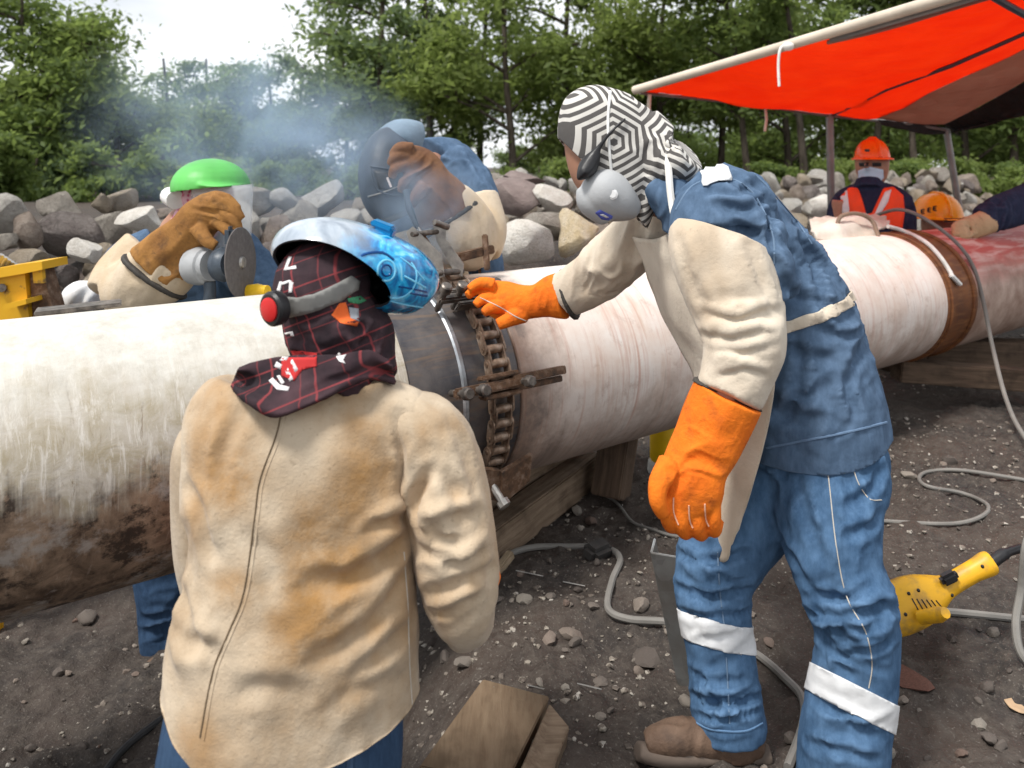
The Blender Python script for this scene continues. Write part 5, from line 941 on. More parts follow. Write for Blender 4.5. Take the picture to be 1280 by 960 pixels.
part('body', fuse([MB().ball(P(258, 246, 3.0), (.08, .09, .1)), limb([(250, 260, 3.0, 40, .05), (238, 330, 3.05, 100, .09), (235, 600, 3.1, 100, .09)]), limb([(180, 320, 2.95, 40, .045), (142, 364, 2.83, 36, .04), (205, 335, 2.77, 36, .04), (275, 265, 2.72, 24, .02)]), limb([(300, 330, 3.05, 40, .05), (328, 372, 2.92, 34, .04), (300, 365, 2.8, 24, .03)])], .012, 3), M_skin, w)
# his grinder
gr = thing('angle_grinder', 'grey angle grinder with a worn disc, held up above the pipe', 'power tool', P(270, 340, 2.68)); M_tool = plain('grey_tool', (.33, .34, .35), .4, .15, 20); M_toold = plain('dark_tool', (.05, .065, .085), .4, .2, 20)
mb = MB(); mb.lathe(P(240, 333, 2.74), P(284, 331, 2.66)-P(240, 333, 2.74), [(0, .05), (.01, .062), (.04, .066), (.075, .062), (.08, .054), (.1, .053)], 20); mb.out('motor_housing', M_tool, gr)
mb = MB(); mb.lathe(P(276, 331, 2.67), P(290, 330, 2.645)-P(276, 331, 2.67), [(0, .056), (.02, .058), (.03, .05), (.05, .046)], 18); mb.box(P(288, 296, 2.65), (.03, .05, .07), None, .012); mb.out('gear_head', M_toold, gr)
ax = V((.99, -.1, .05)).normalized(); c0 = P(301, 328, 2.62); n = N('abrasive_disc', .9, .2); n.col(n.mix(n.noise(60, 4), (.07, .062, .06), (.16, .145, .14))); n.bump(n.noise(200, 2), .4, .002); dsk = MB(); dsk.lathe(c0-ax*.003, ax, [(0, .112), (.001, .115), (.005, .115), (.006, .112)], 36); dsk.out('disc', n.m, gr); hb = MB(); hb.lathe(c0+ax*.003, ax, [(0, .02), (.008, .018), (.009, .008)], 12); hb.out('disc_nut', M_steel, gr)
mb = MB(); mb.tube(cpath([P(262, 352, 2.7), P(262, 372, 2.7), P(255, 392, 2.72)], 4), .02, 10); mb.out('side_handle', M_toold, gr)
# other tool bits lying behind the pipe top
yb = thing('yellow_tool', 'small yellow tool just visible over the pipe beside the grinder disc', 'tool', P(318, 372, 2.62)); mb = MB(); mb.lathe(P(306, 366, 2.66), V((.9, -.3, .1)), [(0, .016), (.01, .026), (.05, .028), (.07, .022), (.09, .02)], 12); mb.out('casing', plain('yellow_plastic', (.75, .46, .02), .45), yb); mb = MB(); [mb.lathe(P(300+4*k, 366, 2.66), V((.9, -.3, .1)), [(0, .03), (.004, .03)], 12) for k in range(1)]; mb.out('collar', M_dark, yb)

# ------------------------------------------------------------------ stooping welder behind the pipe
w = person('welder in dark helmet stooping behind the chain clamp, brown glove raised', (P(560, 300, 3.35).x, 3.4, gz(-.3, 3.4))); B0 = V(w.location)
sh4 = fuse([limb([(540, 215, 3.3, 90, .12), (562, 212, 3.38, 76, .16), (578, 248, 3.45, 80, .17), (578, 320, 3.5, 80, .17), (578, 420, 3.5, 100, .17), (575, 520, 3.5, 110, .16)]), limb([(565, 205, 3.28, 60, .08), (590, 232, 3.2, 52, .075), (604, 262, 3.14, 50, .07)]), limb([(548, 230, 3.35, 70, .1), (520, 270, 3.3, 60, .08), (505, 320, 3.2, 50, .065)]), limb([(600, 300, 3.35, 44, .08), (615, 330, 3.3, 30, .06), (616, 380, 3.3, 30, .06)])], .009, 4)
folds(sh4, [(585, 215, 3.2, .14, (.5, 0, -1), .05, .014), (560, 195, 3.2, .1, (1, 0, -.5), .05, .009)], 51); part('denim_shirt', sh4, M_denimS, w)
sl = fuse([limb([(598, 248, 3.12, 52, .072), (608, 285, 3.06, 52, .072), (600, 310, 3.0, 56, .07)]), limb([(606, 316, 3.02, 56, .075), (585, 298, 2.98, 86, .075), (565, 270, 2.95, 84, .07), (552, 255, 2.93, 76, .062)])], .008, 5); folds(sl, [(585, 300, 2.92, .12, (-.3, 0, 1), .06, .01)], 52); part('leather_sleeve', sl, M_tan, w)
g = [limb([(560, 268, 2.94, 84, .066), (548, 246, 2.92, 68, .055), (537, 228, 2.9, 54, .045), (526, 214, 2.89, 56, .042), (514, 204, 2.88, 50, .036), (506, 202, 2.88, 36, .03)])]
for a, b, c in (((516, 186), (500, 184), (490, 194)), ((510, 192), (494, 196), (488, 206)), ((508, 206), (494, 212), (490, 222)), ((514, 220), (504, 230), (502, 240))): g.append(limb([(*a, 2.86, 16, .02), (*b, 2.85, 14, .018), (*c, 2.86, 11, .014)], 10))
g.append(limb([(530, 232, 2.86, 22, .024), (520, 246, 2.84, 17, .02), (512, 256, 2.84, 13, .016)], 10)); g4 = fuse(g, .005, 2); folds(g4, [(550, 245, 2.88, .1, (-.6, 0, 1), .045, .008), (520, 210, 2.85, .07, (1, 0, .6), .03, .007)], 53); n = leather('rust_glove_leather', (.13, .06, .034), (.23, .115, .055), (.06, .035, .026), .85)
go = part('glove', g4, n, w); part('cuff_binding', fuse([limb([(566, 277, 2.945, 88, .07), (562, 271, 2.945, 88, .07)], k=2)], .006, 2), M_pipeb, go)
M_wh = plain('worn_blue_grey_shell', (.035, .045, .06), .5, .4, 10, bump=.2)
hl = fuse([limb([(508, 174, 3.1, 40, .05), (496, 186, 3.08, 68, .1), (487, 208, 3.04, 76, .115), (485, 235, 3.0, 72, .11), (488, 256, 2.98, 60, .09), (494, 272, 2.97, 40, .07)], 24, sq=.85)], .007, 4); TH4 = bvh(hl); ho = part('welding_helmet', hl, M_wh, w)
part('hood_crown', fuse([limb([(520, 176, 3.16, 50, .08), (498, 172, 3.12, 46, .11), (470, 186, 3.08, 30, .1)])], .008, 4), plain('blue_grey_cap', (.16, .22, .28), .7, .2, 20), w)
part('filter_window', patch([(466, 212), (492, 218), (500, 240), (474, 236)], TH4, .004, .004, 4, smooth=2), M_dark, ho); seam([(462, 208), (494, 215), (504, 243), (472, 238), (462, 208)], TH4, .004, .003, 3).out('window_frame', M_wh, ho)
seam([(484, 222), (489, 234)], TH4, .0045, .006, 4).out('painted_reflection', plain('reflection_white', (.8, .7, .68), .4, bump=0), ho); seam([(460, 246), (480, 240), (500, 232)], TH4, .003, .002, 4).out('shell_crease', M_steel, ho)  # pale window reflection is painted on as a raised streak
ap4 = fuse([limb([(520, 290, 3.1, 60, .08), (525, 340, 3.12, 120, .1), (530, 440, 3.15, 150, .12)])], .012, 4); part('leather_bib', ap4, M_tan, w)
part('body', fuse([MB().ball(P(494, 215, 3.06), (.08, .09, .11)), limb([(500, 220, 3.08, 40, .05), (548, 215, 3.3, 50, .07), (588, 260, 3.45, 70, .12), (580, 520, 3.5, 80, .12)]), limb([(596, 240, 3.2, 36, .045), (606, 300, 3.04, 34, .04), (550, 250, 2.93, 32, .035), (515, 208, 2.88, 24, .02)]), limb([(555, 540, 3.5, 60, .07), (550, 640, 3.45, 50, .06), (550, 690, 3.5, 44, .05)]), limb([(605, 540, 3.5, 60, .07), (612, 620, 3.5, 50, .06), (612, 670, 3.5, 44, .05)])], .012, 3), M_skin, w)
jl = fuse([limb([(578, 490, 3.5, 112, .16), (580, 550, 3.5, 112, .15)])]+[limb([(x0, 530, 3.5, 66, .09), (x0, 610, 3.46, 56, .08), (x0, 660, 3.5, 48, .07)]) for x0 in (554, 608)], .01, 3); part('jeans', jl, M_jeans2, w)
for x0 in (554, 608): part('boot', fuse([limb([(x0, 650, 3.5, 40, .06), (x0, 668, 3.5, 42, .07)]), limb([(x0, 666, 3.52, 36, .045), (x0-10, 672, 3.36, 32, .04)])], .01, 3), M_boot, w)
# electrode holder in the raised glove
eh = thing('electrode_holder', 'dark electrode holder gripped in the brown glove above the clamp', 'welding tool', P(512, 250, 2.84)); mb = MB(); mb.tube([P(508, 238, 2.845), P(512, 262, 2.82), P(522, 285, 2.8)], [.014, .013, .008], 10); mb.out('grip', M_toold, eh); mb = MB(); mb.tube([P(520, 280, 2.8), P(534, 300, 2.78), P(540, 318, 2.75)], .0025, 6); mb.out('electrode', M_steel, eh)

# ------------------------------------------------------------------ worker in orange vest beyond the pipe
w = person('worker in orange helmet, blue face mask and reflective vest under the tarp', (P(1088, 300, 5.5).x, 5.5, gz(2.4, 5.5))); B0 = V(w.location)
yv = 5.5; tv_ = [(1090, 228, yv, 34, .07), (1090, 236, yv, 70, .1), (1090, 248, yv, 92, .13), (1090, 275, yv, 96, .14), (1090, 330, yv, 90, .14), (1090, 380, yv, 90, .13)]
sh5 = fuse([limb(tv_), limb([(1050, 248, yv+.04, 16, .06), (1042, 265, yv+.05, 16, .065), (1042, 300, yv, 16, .06)]), limb([(1130, 248, yv+.04, 16, .06), (1137, 265, yv+.05, 16, .065), (1137, 300, yv, 16, .06)]), limb([(1086, 224, yv-.02, 30, .08), (1086, 236, yv-.04, 36, .1)])], .012, 4); folds(sh5, [(1045, 265, 5.4, .12, (1, 0, .3), .06, .01), (1134, 265, 5.4, .12, (1, 0, -.3), .06, .01)], 5); TS5 = bvh(sh5)
M_vest = plain('orange_vest', (.85, .07, .015), .7, .12, 12, bump=.15); so5 = part('navy_shirt', sh5, M_navy, w)
vo = part('vest', patch([(1062, 236), (1072, 234), (1078, 250), (1083, 268), (1090, 266), (1104, 236), (1116, 235), (1128, 245), (1130, 262), (1127, 285), (1052, 285), (1049, 262), (1051, 247)], TS5, .012, .01, 4, smooth=3), M_vest, w); TV5 = BVHTree.FromPolygons([v.co+B0 for v in vo.data.vertices], [list(p.vertices) for p in vo.data.polygons])
for pl_ in ([(1051, 243), (1059, 238), (1062, 262), (1058, 284), (1050, 284)], [(1106, 240), (1114, 237), (1110, 252), (1100, 268), (1093, 268)]): part('vest_tape', patch(pl_, TV5, .006, .004, 3, smooth=1), M_refl, vo)
hd5 = fuse([limb([(1090, 178, yv, 22, .04), (1090, 190, yv, 38, .085), (1090, 205, yv, 40, .095), (1090, 218, yv, 36, .09), (1089, 230, yv-.03, 24, .06)]), limb([(1090, 224, yv+.01, 24, .06), (1090, 242, yv+.02, 26, .06)]), limb([(1084, 200, yv-.085, 5, .012), (1083, 210, yv-.11, 7, .018)], 10), limb([(1090, 250, yv, 60, .09), (1090, 380, yv, 60, .08)]), limb([(1048, 250, yv, 16, .04), (1046, 300, yv, 14, .04), (1060, 330, yv-.2, 12, .03)]), limb([(1132, 250, yv, 16, .04), (1134, 300, yv, 14, .04), (1120, 330, yv-.2, 12, .03)]), limb([(1075, 380, yv, 36, .08), (1075, 440, yv, 30, .07)]), limb([(1105, 380, yv, 36, .08), (1105, 440, yv, 30, .07)])], .01, 3); TB5 = bvh(hd5); part('body', hd5, M_skin, w)
part('face_mask', patch([(1074, 213), (1081, 210), (1087, 208), (1094, 210), (1103, 212), (1103, 222), (1096, 231), (1084, 232), (1075, 224)], TB5, .012, .006, 3, smooth=4), plain('blue_mask_cloth', (.5, .66, .8), .8, .05), w)
for gx_ in (1080, 1096): part('spectacle_lens', patch([(gx_-6, 203.5), (gx_+5, 203.5), (gx_+5, 208), (gx_-5, 208)], TB5, .006, .004, 3, smooth=0), M_dark, w)
M_hh = plain('orange_helmet_shell', (.85, .13, .01), .3, .06, 8, bump=0)
def hardhat(par, cx, cy, Y, wd, ht, brimdx, material, tilt=0.):
    mb = MB(); c = P(cx, cy, Y); rx, ry, rz = wd/2/F*Y, wd/2/F*Y*1.15, ht/F*Y; rs = []
    for i in range(9):
        a = math.pi/2*i/8; rs.append([c+V((rx*math.cos(a)**.8*math.cos(b), ry*math.cos(a)**.8*math.sin(b), rz*math.sin(a)-.002)) for b in np.linspace(0, 2*math.pi, 29)[:-1]])
    mb.rings(rs); mb.out('helmet', material, par)
    br = MB(); rs = []
    for e, z in ((1.0, .012), (1.12, .004), (1.13, -.004), (1.0, -.004)): rs.append([c+V((rx*e*math.cos(b)+brimdx*(e-1)*3*max(0, math.cos(b)*math.copysign(1, brimdx)), ry*e*math.sin(b)-.03*(e-1)*10*max(0, -math.sin(b)), rz*.0+z)) for b in np.linspace(0, 2*math.pi, 29)[:-1]])
    br.rings(rs+[rs[0]], cap=False); br.out('helmet_brim', material, par)
    rd = MB(); rd.tube([c+V((0, ry*math.cos(a)**.8*(1 if q < 0 else -1)*1.0, rz*math.sin(a)+.004)) for q, a in [(-1, k*.2) for k in range(1, 8)]+[(1, 1.5-k*.2) for k in range(1, 8)]], .012, 6); rd.out('helmet_ridge', material, par)
hardhat(w, 1090, 199, 5.5, 41, 26, -.01, M_hh); MB().box(P(1084, 188, 5.34), (.03, .008, .018), None, .002).out('helmet_badge', M_dark, w)
part('trousers', fuse([limb([(1090, 370, yv, 94, .13), (1090, 400, yv, 90, .13)]), limb([(1073, 395, yv, 46, .1), (1073, 450, yv, 36, .08)]), limb([(1107, 395, yv, 46, .1), (1107, 450, yv, 36, .08)])], .015, 3), M_navy, w)
for x0 in (1073, 1107): part('boot', fuse([limb([(x0, 446, yv, 34, .08), (x0, 456, yv-.05, 34, .12)])], .015, 3), M_boot, w)
# ------------------------------------------------------------------ crouched worker with yellow-orange helmet
w = person('crouched worker of whom only a yellow-orange helmet shows above the pipe', (P(1172, 300, 5.95).x, 5.95, gz(3.1, 5.95))); M_hy = plain('yellow_orange_shell', (.85, .36, .015), .3, .06, 8, bump=0)
hardhat(w, 1171, 272, 5.95, 58, 31, .035, M_hy); y6 = 5.95
b6 = fuse([limb([(1172, 262, y6, 36, .09), (1173, 285, y6, 40, .1), (1172, 305, y6, 28, .07), (1175, 330, y6+.1, 60, .12), (1180, 400, y6+.2, 80, .14)]), limb([(1165, 395, y6+.1, 40, .1), (1160, 380, y6-.25, 36, .08), (1160, 430, y6-.1, 30, .07)]), limb([(1195, 395, y6+.1, 40, .1), (1200, 380, y6-.25, 36, .08), (1200, 430, y6-.1, 30, .07)])], .015, 3); part('body', b6, M_skin, w)
part('overalls', fuse([limb([(1174, 312, y6+.05, 70, .13), (1178, 350, y6+.15, 90, .17), (1180, 410, y6+.2, 95, .18)]), limb([(1165, 395, y6+.1, 48, .12), (1160, 380, y6-.25, 44, .1), (1160, 430, y6-.1, 38, .09)]), limb([(1195, 395, y6+.1, 48, .12), (1200, 380, y6-.25, 44, .1), (1200, 430, y6-.1, 38, .09)])], .015, 3), M_navy, w)
mb = MB(); c0 = P(1190, 275, 5.8); mb.box(P(1196, 275, 5.72), (.2, .04, .025), None, .01); mb.out('visor_clip', M_dark, w)
hb_ = [(-11, -9), (-6, -10.5), (-1, -11)]
for k, (dx, dy) in enumerate(((1152, 266), (1160, 264), (1167, 262))):
    mb = MB(); b_ = P(dx, dy, 5.95); yy = 5.95-.31*1.0
    for seg in (((0, 0), (0, 5)), ((0, 0), (3.6, 0)), ((0, 2.5), (3, 2.5)), ((0, 5), (3.6, 5))): mb.bar(P(dx+seg[0][0], dy+seg[0][1]-4, 5.655-.004*k), P(dx+seg[1][0], dy+seg[1][1]-4, 5.655-.004*k), .009, .008, (0, 1, 0))
    mb.out('helmet_letter', M_dark, w)
# ------------------------------------------------------------------ worker beyond the right edge: an arm in frame
w = person('worker beyond the right edge, navy sleeve and tan glove resting on the pipe', (P(1390, 300, 5.3).x, 5.3, gz(4.0, 5.3))); y7 = 5.2
sh7 = fuse([limb([(1228, 276, 4.98, 36, .06), (1250, 266, 5.05, 44, .07), (1290, 252, 5.15, 50, .08), (1345, 230, 5.25, 60, .09)]), limb([(1385, 190, 5.3, 60, .1), (1388, 220, 5.3, 100, .14), (1390, 300, 5.3, 96, .15), (1390, 380, 5.3, 90, .14)]), limb([(1420, 225, 5.3, 40, .08), (1432, 280, 5.3, 34, .07), (1420, 320, 5.15, 30, .06)])], .012, 4); folds(sh7, [(1255, 262, 4.95, .15, (.3, 0, 1), .05, .014)], 71); part('navy_shirt', sh7, M_navy, w)
M_tg = leather('tan_work_glove', (.4, .25, .13), (.5, .34, .2), (.25, .15, .08)); g = [limb([(1236, 276, 4.98, 32, .055), (1222, 282, 4.94, 30, .05), (1208, 286, 4.9, 30, .04)])]
for k in range(4): g.append(limb([(1210, 277+k*5, 4.9-.015*k, 7, .016), (1198, 278+k*5, 4.87-.015*k, 6.5, .016), (1190, 284+k*3.5, 4.86-.015*k, 5.5, .013)], 8))
g.append(limb([(1218, 290, 4.88, 9, .02), (1208, 296, 4.84, 7.5, .018), (1198, 297, 4.82, 6, .014)], 8)); part('glove', fuse(g, .007, 2), M_tg, w)
g = [limb([(1200, 279, 5.05, 20, .05), (1186, 280, 5.03, 24, .05), (1176, 282, 5.0, 18, .04)])]
part('body', fuse([limb([(1385, 150, 5.3, 36, .08), (1385, 172, 5.3, 38, .09), (1385, 195, 5.3, 22, .06), (1388, 230, 5.3, 60, .1), (1390, 380, 5.3, 60, .1), (1380, 460, 5.3, 40, .09)]), limb([(1360, 228, 5.28, 30, .05), (1290, 252, 5.15, 26, .045), (1225, 280, 4.95, 18, .03)]), limb([(1424, 235, 5.3, 22, .05), (1430, 285, 5.3, 20, .045), (1418, 322, 5.15, 16, .03)])], .015, 3), M_skin, w)
part('trousers', fuse([limb([(1390, 370, 5.3, 96, .14), (1390, 400, 5.3, 92, .13)]), limb([(1372, 395, 5.3, 48, .1), (1372, 462, 5.3, 38, .08)]), limb([(1410, 395, 5.3, 48, .1), (1410, 462, 5.3, 38, .08)])], .015, 3), M_navy, w); hardhat(w, 1385, 158, 5.3, 52, 28, -.01, M_hh)
# ================================================================== TARP SHELTER
def cloth_mat(name, c, c2, trans=.45):
    n = N(name, .7, .25); k = n.noise(4, 4); col = n.mix(n.ramp(k, [(.3, 0), (.7, 1)]), c, c2); n.col(col); n.bump(n.noise(3, 4, n.map((1, 2.5, 1), (0, 0, .5)), .6, .5), .6, .08); n.bump(n.wave(2.2, n.map((1, 1, 1), (0, 0, .6)), 1.5), .15, .03)
    tr = n.new('ShaderNodeBsdfTranslucent'); n.put(tr.inputs['Color'], col); ms = n.new('ShaderNodeMixShader'); ms.inputs[0].default_value = trans
    n.ln(n.b.outputs[0], ms.inputs[1]); n.ln(tr.outputs[0], ms.inputs[2]); n.ln(ms.outputs[0], n.t.nodes['Material Output'].inputs['Surface']); return n.m
M_tarp = cloth_mat('orange_tarp', (.9, .11, .015), (.95, .16, .025), .6); M_tarpb = cloth_mat('grey_brown_tarp', (.4, .22, .17), (.46, .28, .22), .5); M_tarpk = cloth_mat('black_tarp', (.018, .017, .017), (.03, .028, .028), .02)
cn_ = thing('tarp_shelter', 'orange tarpaulin shelter on thin metal poles above the far workers', 'canopy', (2.6, 6.0, gz(2.6, 6.0)))
def tarp(nm, rows, m, sag=.0): return part(nm, wobble(sheet(rows, .004, 6, sag*.4), .02, .42, 5, 2), m, cn_)
tarp('tarp_panel', [[(796, 112, 5.5), (905, 82, 4.95), (1010, 52, 4.4), (1110, 22, 3.95), (1215, -8, 3.55), (1330, -40, 3.3)], [(835, 118, 5.6), (940, 108, 5.25), (1030, 92, 4.9), (1110, 68, 4.55), (1200, 34, 4.2), (1330, -10, 3.8)], [(880, 122, 5.75), (965, 130, 5.65), (1040, 126, 5.5), (1110, 110, 5.25), (1190, 80, 4.9), (1330, 15, 4.5)], [(920, 126, 5.85), (985, 137, 5.95), (1040, 143, 6.05), (1095, 148, 6.15), (1180, 108, 5.75), (1330, 38, 5.1)]], M_tarp, .02)
tarp('tarp_panel', [[(1094, 148, 6.15), (1180, 108, 5.75), (1330, 38, 5.1)], [(1130, 153, 6.3), (1200, 124, 6.0), (1330, 55, 5.35)], [(1180, 156, 6.5), (1220, 136, 6.2), (1330, 74, 5.6)]], M_tarpb, .01)
tarp('tarp_panel', [[(1179, 156, 6.5), (1220, 136, 6.2), (1330, 74, 5.6)], [(1190, 163, 6.5), (1235, 150, 6.25), (1330, 108, 5.7)], [(1186, 166, 6.45), (1240, 154, 6.2), (1330, 130, 5.7)]], M_tarpk, .01)
tarp('tarp_valance', [[(1096, 149, 6.16), (1140, 153, 6.35), (1186, 160, 6.5)], [(1104, 156, 6.15), (1142, 165, 6.34), (1184, 168, 6.49)]], M_tarpk, .02)
M_pole = plain('grey_pole_steel', (.22, .21, .2), .5, .2, 10, metal=.5); M_pale = plain('pale_pole', (.6, .52, .42), .5, .12, 6)
n_ = N('orange_edge', .6, .3); n_.col((.85, .24, .03)); n_.bump(n_.noise(30, 3), .2, .01)
mb = MB(); mb.tube(cpath([P(793, 113, 5.5), P(905, 80, 4.93), P(1010, 49, 4.38), P(1110, 19, 3.93), P(1215, -12, 3.53), P(1330, -44, 3.28)], 5), [.03]*26, 10); mb.out('eave_pole', M_pale, cn_)
mb = MB(); mb.tube(cpath([P(1040, 49, 4.3), P(1110, 28, 3.98), P(1215, -3, 3.58), P(1330, -36, 3.32)], 5), .02, 8); mb.out('eave_pipe', M_pole, cn_)
mb = MB(); mb.tube(cpath([P(1035, 53, 4.32), P(1110, 35, 4.02), P(1215, 3, 3.62), P(1330, -30, 3.36)], 5), .013, 8); mb.out('tarp_hem', M_tarpb, cn_)
mb = MB(); mb.tube([P(800, 116, 5.52), P(920, 128, 5.86), P(1040, 145, 6.06), P(1130, 154, 6.32), P(1186, 163, 6.5)], .014, 8); mb.out('frame_rail', M_pole, cn_)
mb = MB(); mb.tube([P(1042, 143, 6.04), P(1110, 111, 5.24), P(1190, 82, 4.88), P(1330, 20, 4.46)], .014, 8); mb.out('rafter', M_toold, cn_)
mb = MB(); mb.tube([P(1240, -5, 3.62), P(1262, 8, 3.75), P(1330, 45, 4.1)], .018, 8); mb.out('rafter', M_toold, cn_)
mb = MB(); mb.tube([P(1037, 143, 6.06), P(1040, 300, 6.06), V((P(1041, 300, 6.06).x, 6.06, gz(2.4, 6.06)-.02))], .028, 10); mb.out('pole', M_pole, cn_)
mb = MB(); mb.tube([P(1183, 162, 6.5), P(1199, 262, 6.5), V((P(1212, 262, 6.5).x, 6.5, gz(3.7, 6.5)-.02))], .026, 10); mb.out('pole', M_pole, cn_)
mb = MB(); mb.tube([P(1330, 40, 4.2), V((P(1330, 0, 4.2).x, 4.2, gz(2.9, 4.2)))], .026, 10); mb.out('pole', M_pole, cn_)
M_rope = plain('white_rope', (.72, .7, .66), .85)
mb = MB(); mb.tube(cpath([P(986, 56, 4.45), P(976, 60, 4.42), P(973, 80, 4.42), P(974, 108, 4.42)], 5), .008, 8); mb.out('tie_rope', M_rope, cn_)
mb = MB(); mb.ball(P(985, 58, 4.42), (.035, .03, .025)); mb.out('rope_knot', M_rope, cn_); mb = MB(); mb.tube([P(812, 118, 5.5), P(811, 135, 5.5), P(813, 160, 5.52)], .014, 6); mb.out('tie_rope', M_pale, cn_)
mb = MB(); mb.tube([P(957, 136, 5.9), P(958, 150, 5.9), P(956, 164, 5.9)], .01, 6); mb.out('tie_rope', M_pale, cn_)

# ================================================================== SMALL THINGS
def cable(name, pts, r, m, label, cat='cable'): mb = MB(); mb.tube(cpath(pts, 7), r, 8); o = mb.out(name, m); return tag(o, label, cat)
M_cab = plain('grey_cable_rubber', (.19, .18, .165), .7, .15); M_cabk = plain('black_cable_rubber', (.03, .03, .032), .6, .2)
def og(px, py, up=.01): p = on_ground(px, py); return p+V((0, 0, up))
cable('welding_cable', [og(598, 735), og(632, 700), og(665, 688), og(710, 687), og(755, 688), og(775, 702), og(765, 730), og(760, 765), og(785, 778), og(835, 782), og(890, 795), og(945, 822), og(985, 856), og(1004, 880), og(1003, 915), og(985, 965)], .011, M_cab, 'thick grey cable snaking over the mud past the galvanised channel')
cable('thin_cord', [og(744, 616), og(770, 632), og(790, 655), og(815, 665), og(850, 674), og(900, 668)], .006, M_cab, 'thin grey cord running from the long timber behind the orange glove')
cable('power_cord', [og(1060, 652), og(1110, 655), og(1190, 658), og(1228, 648), og(1234, 634), og(1205, 620), og(1160, 611), og(1149, 600), og(1162, 592), og(1205, 594), og(1300, 606)], .008, M_cab, 'pale cord lying in an S bend on the ground at right')
cable('hanging_cable', [P(1105, 270, 5.1)+V((0, .1, 0)), P(1122, 262, 4.9), P(1150, 270, 4.75), P(1190, 298, 4.62), P(1215, 330, 4.55), P(1228, 372, 4.5), P(1240, 430, 4.4), P(1258, 500, 4.1), P(1282, 548, 3.85), P(1330, 600, 3.6)], .011, M_cab, 'grey cable draped over the pipe beside the rusty ring')
cable('hose_loop', [og(1330, 700), V((P(1290, 700, 2.3).x, 2.3, .33)), P(1276, 740, 2.25), P(1270, 785, 2.2), P(1282, 825, 2.15), og(1330, 860)], .011, M_cab, 'grey hose loop cut by the right edge beside the grinder')
cable('ground_hose', [og(1170, 768), og(1200, 770), og(1250, 775), og(1310, 781)], .011, M_cab, 'straight grey hose on the ground just below the yellow grinder')
cable('black_cable', [og(120, 985), og(150, 945), og(185, 915), og(225, 890), og(270, 880)], .011, M_cabk, 'dark cable on the mud at lower left, beside the jacket hem')
for q in ((on_ground(645, 716), .09), (on_ground(704, 730), .07), (on_ground(722, 858), .06), (on_ground(660, 860), .06)):
    mb = MB(); a = q[0]+V((0, 0, .008)); mb.tube([a, a+V((q[1], -q[1]*.5, .004))], .002, 5); tag(mb.out('electrode_stub', M_steel), 'thin burnt electrode stub lying on the mud', 'electrode stub', 'electrode stubs on the mud')
# yellow grinder on the ground
gy = thing('angle_grinder', 'yellow angle grinder lying on the ground behind the jeans', 'power tool', on_ground(1160, 790)); n = N('yellow_tool_shell', .45, .4); k = n.noise(18, 5); n.col(n.mix(n.ramp(k, [(.46, 0), (.7, .85)]), (.72, .38, .012), (.2, .13, .055))); n.bump(n.noise(60, 3), .15, .003); M_yel = n.m
bd = fuse([limb([(1092, 775, 2.28, 46, .046), (1118, 762, 2.28, 60, .055), (1148, 749, 2.28, 58, .056), (1168, 740, 2.28, 42, .045), (1185, 732, 2.28, 27, .03), (1215, 715, 2.28, 25, .03), (1234, 705, 2.28, 29, .033), (1240, 702, 2.28, 26, .03)], sq=.85)], .0045, 4); TG_ = bvh(bd); bo = part('body_shell', bd, M_yel, gy)
mb = MB(); mb.box(P(1186, 722, 2.25), (.05, .03, .03), Matrix.Rotation(-.45, 3, 'Y'), .008); mb.out('switch', M_dark, gy)
for k in range(6): seam([(1140+k*6, 748+k*.5), (1152+k*6, 770-k)], TG_, .0018, .0006, 3).out('vent_slot', M_dark, gy)
for q in ((1136, 742), (1148, 738), (1132, 768), (1190, 744), (1228, 708)): h, nn = hit(TG_, *q); MB().ball(h, .005, 8, 6).out('screw', M_dark, gy)
mb = MB(); mb.tube([P(1150, 772, 2.2), P(1175, 768, 2.16), P(1182, 766, 2.14)], [.018, .02, .014], 10); mb.out('side_handle', M_yel, gy)
mb = MB(); mb.tube(cpath([P(1240, 703, 2.28), P(1256, 692, 2.29), P(1280, 685, 2.3), P(1330, 680, 2.32)], 5), [.016]*6+[.012]*5+[.009]*5, 10); mb.out('cord_sleeve', M_dark, gy)
mb = MB(); mb.lathe(P(1088, 782, 2.3), V((.1, .2, -1)), [(0, .03), (.02, .032), (.024, .06), (.05, .062), (.052, .055)], 20); mb.out('disc_guard', M_iron, gy)
# galvanised channel standing behind the leg
n = N('galvanised_steel', .4, .5); k = n.voro(26, out='Color'); n.col(n.mix(n.ramp(n.noise(7, 5), [(.4, 0), (.7, .7)]), n.ramp(k, [(0, (.27, .28, .28)), (1, (.4, .41, .41))]), (.2, .17, .14))); n.set(Metallic=.7); n.bump(n.noise(20, 4), .15, .004); M_galv = n.m
mb = MB(); a, b = on_ground(872, 862), P(838, 694, 2.08); ch = thing('steel_channel', 'galvanised steel channel standing on end behind the front leg', 'steel channel', a); d = (b-a).normalized(); x = V((1, -.35, 0)).normalized(); y = d.cross(x).normalized()
def rod(o1, w1, h1): c = (a+b)/2+o1; M = Matrix((x, y, d)).transposed(); return MB().box(c, (w1, h1, (b-a).length), M, .002)
rod(x*0, .1, .006).out('web', M_galv, ch); rod(x*.05+y*.03, .006, .06).out('flange', M_galv, ch); rod(-x*.05+y*.03, .006, .06).out('flange', M_galv, ch)
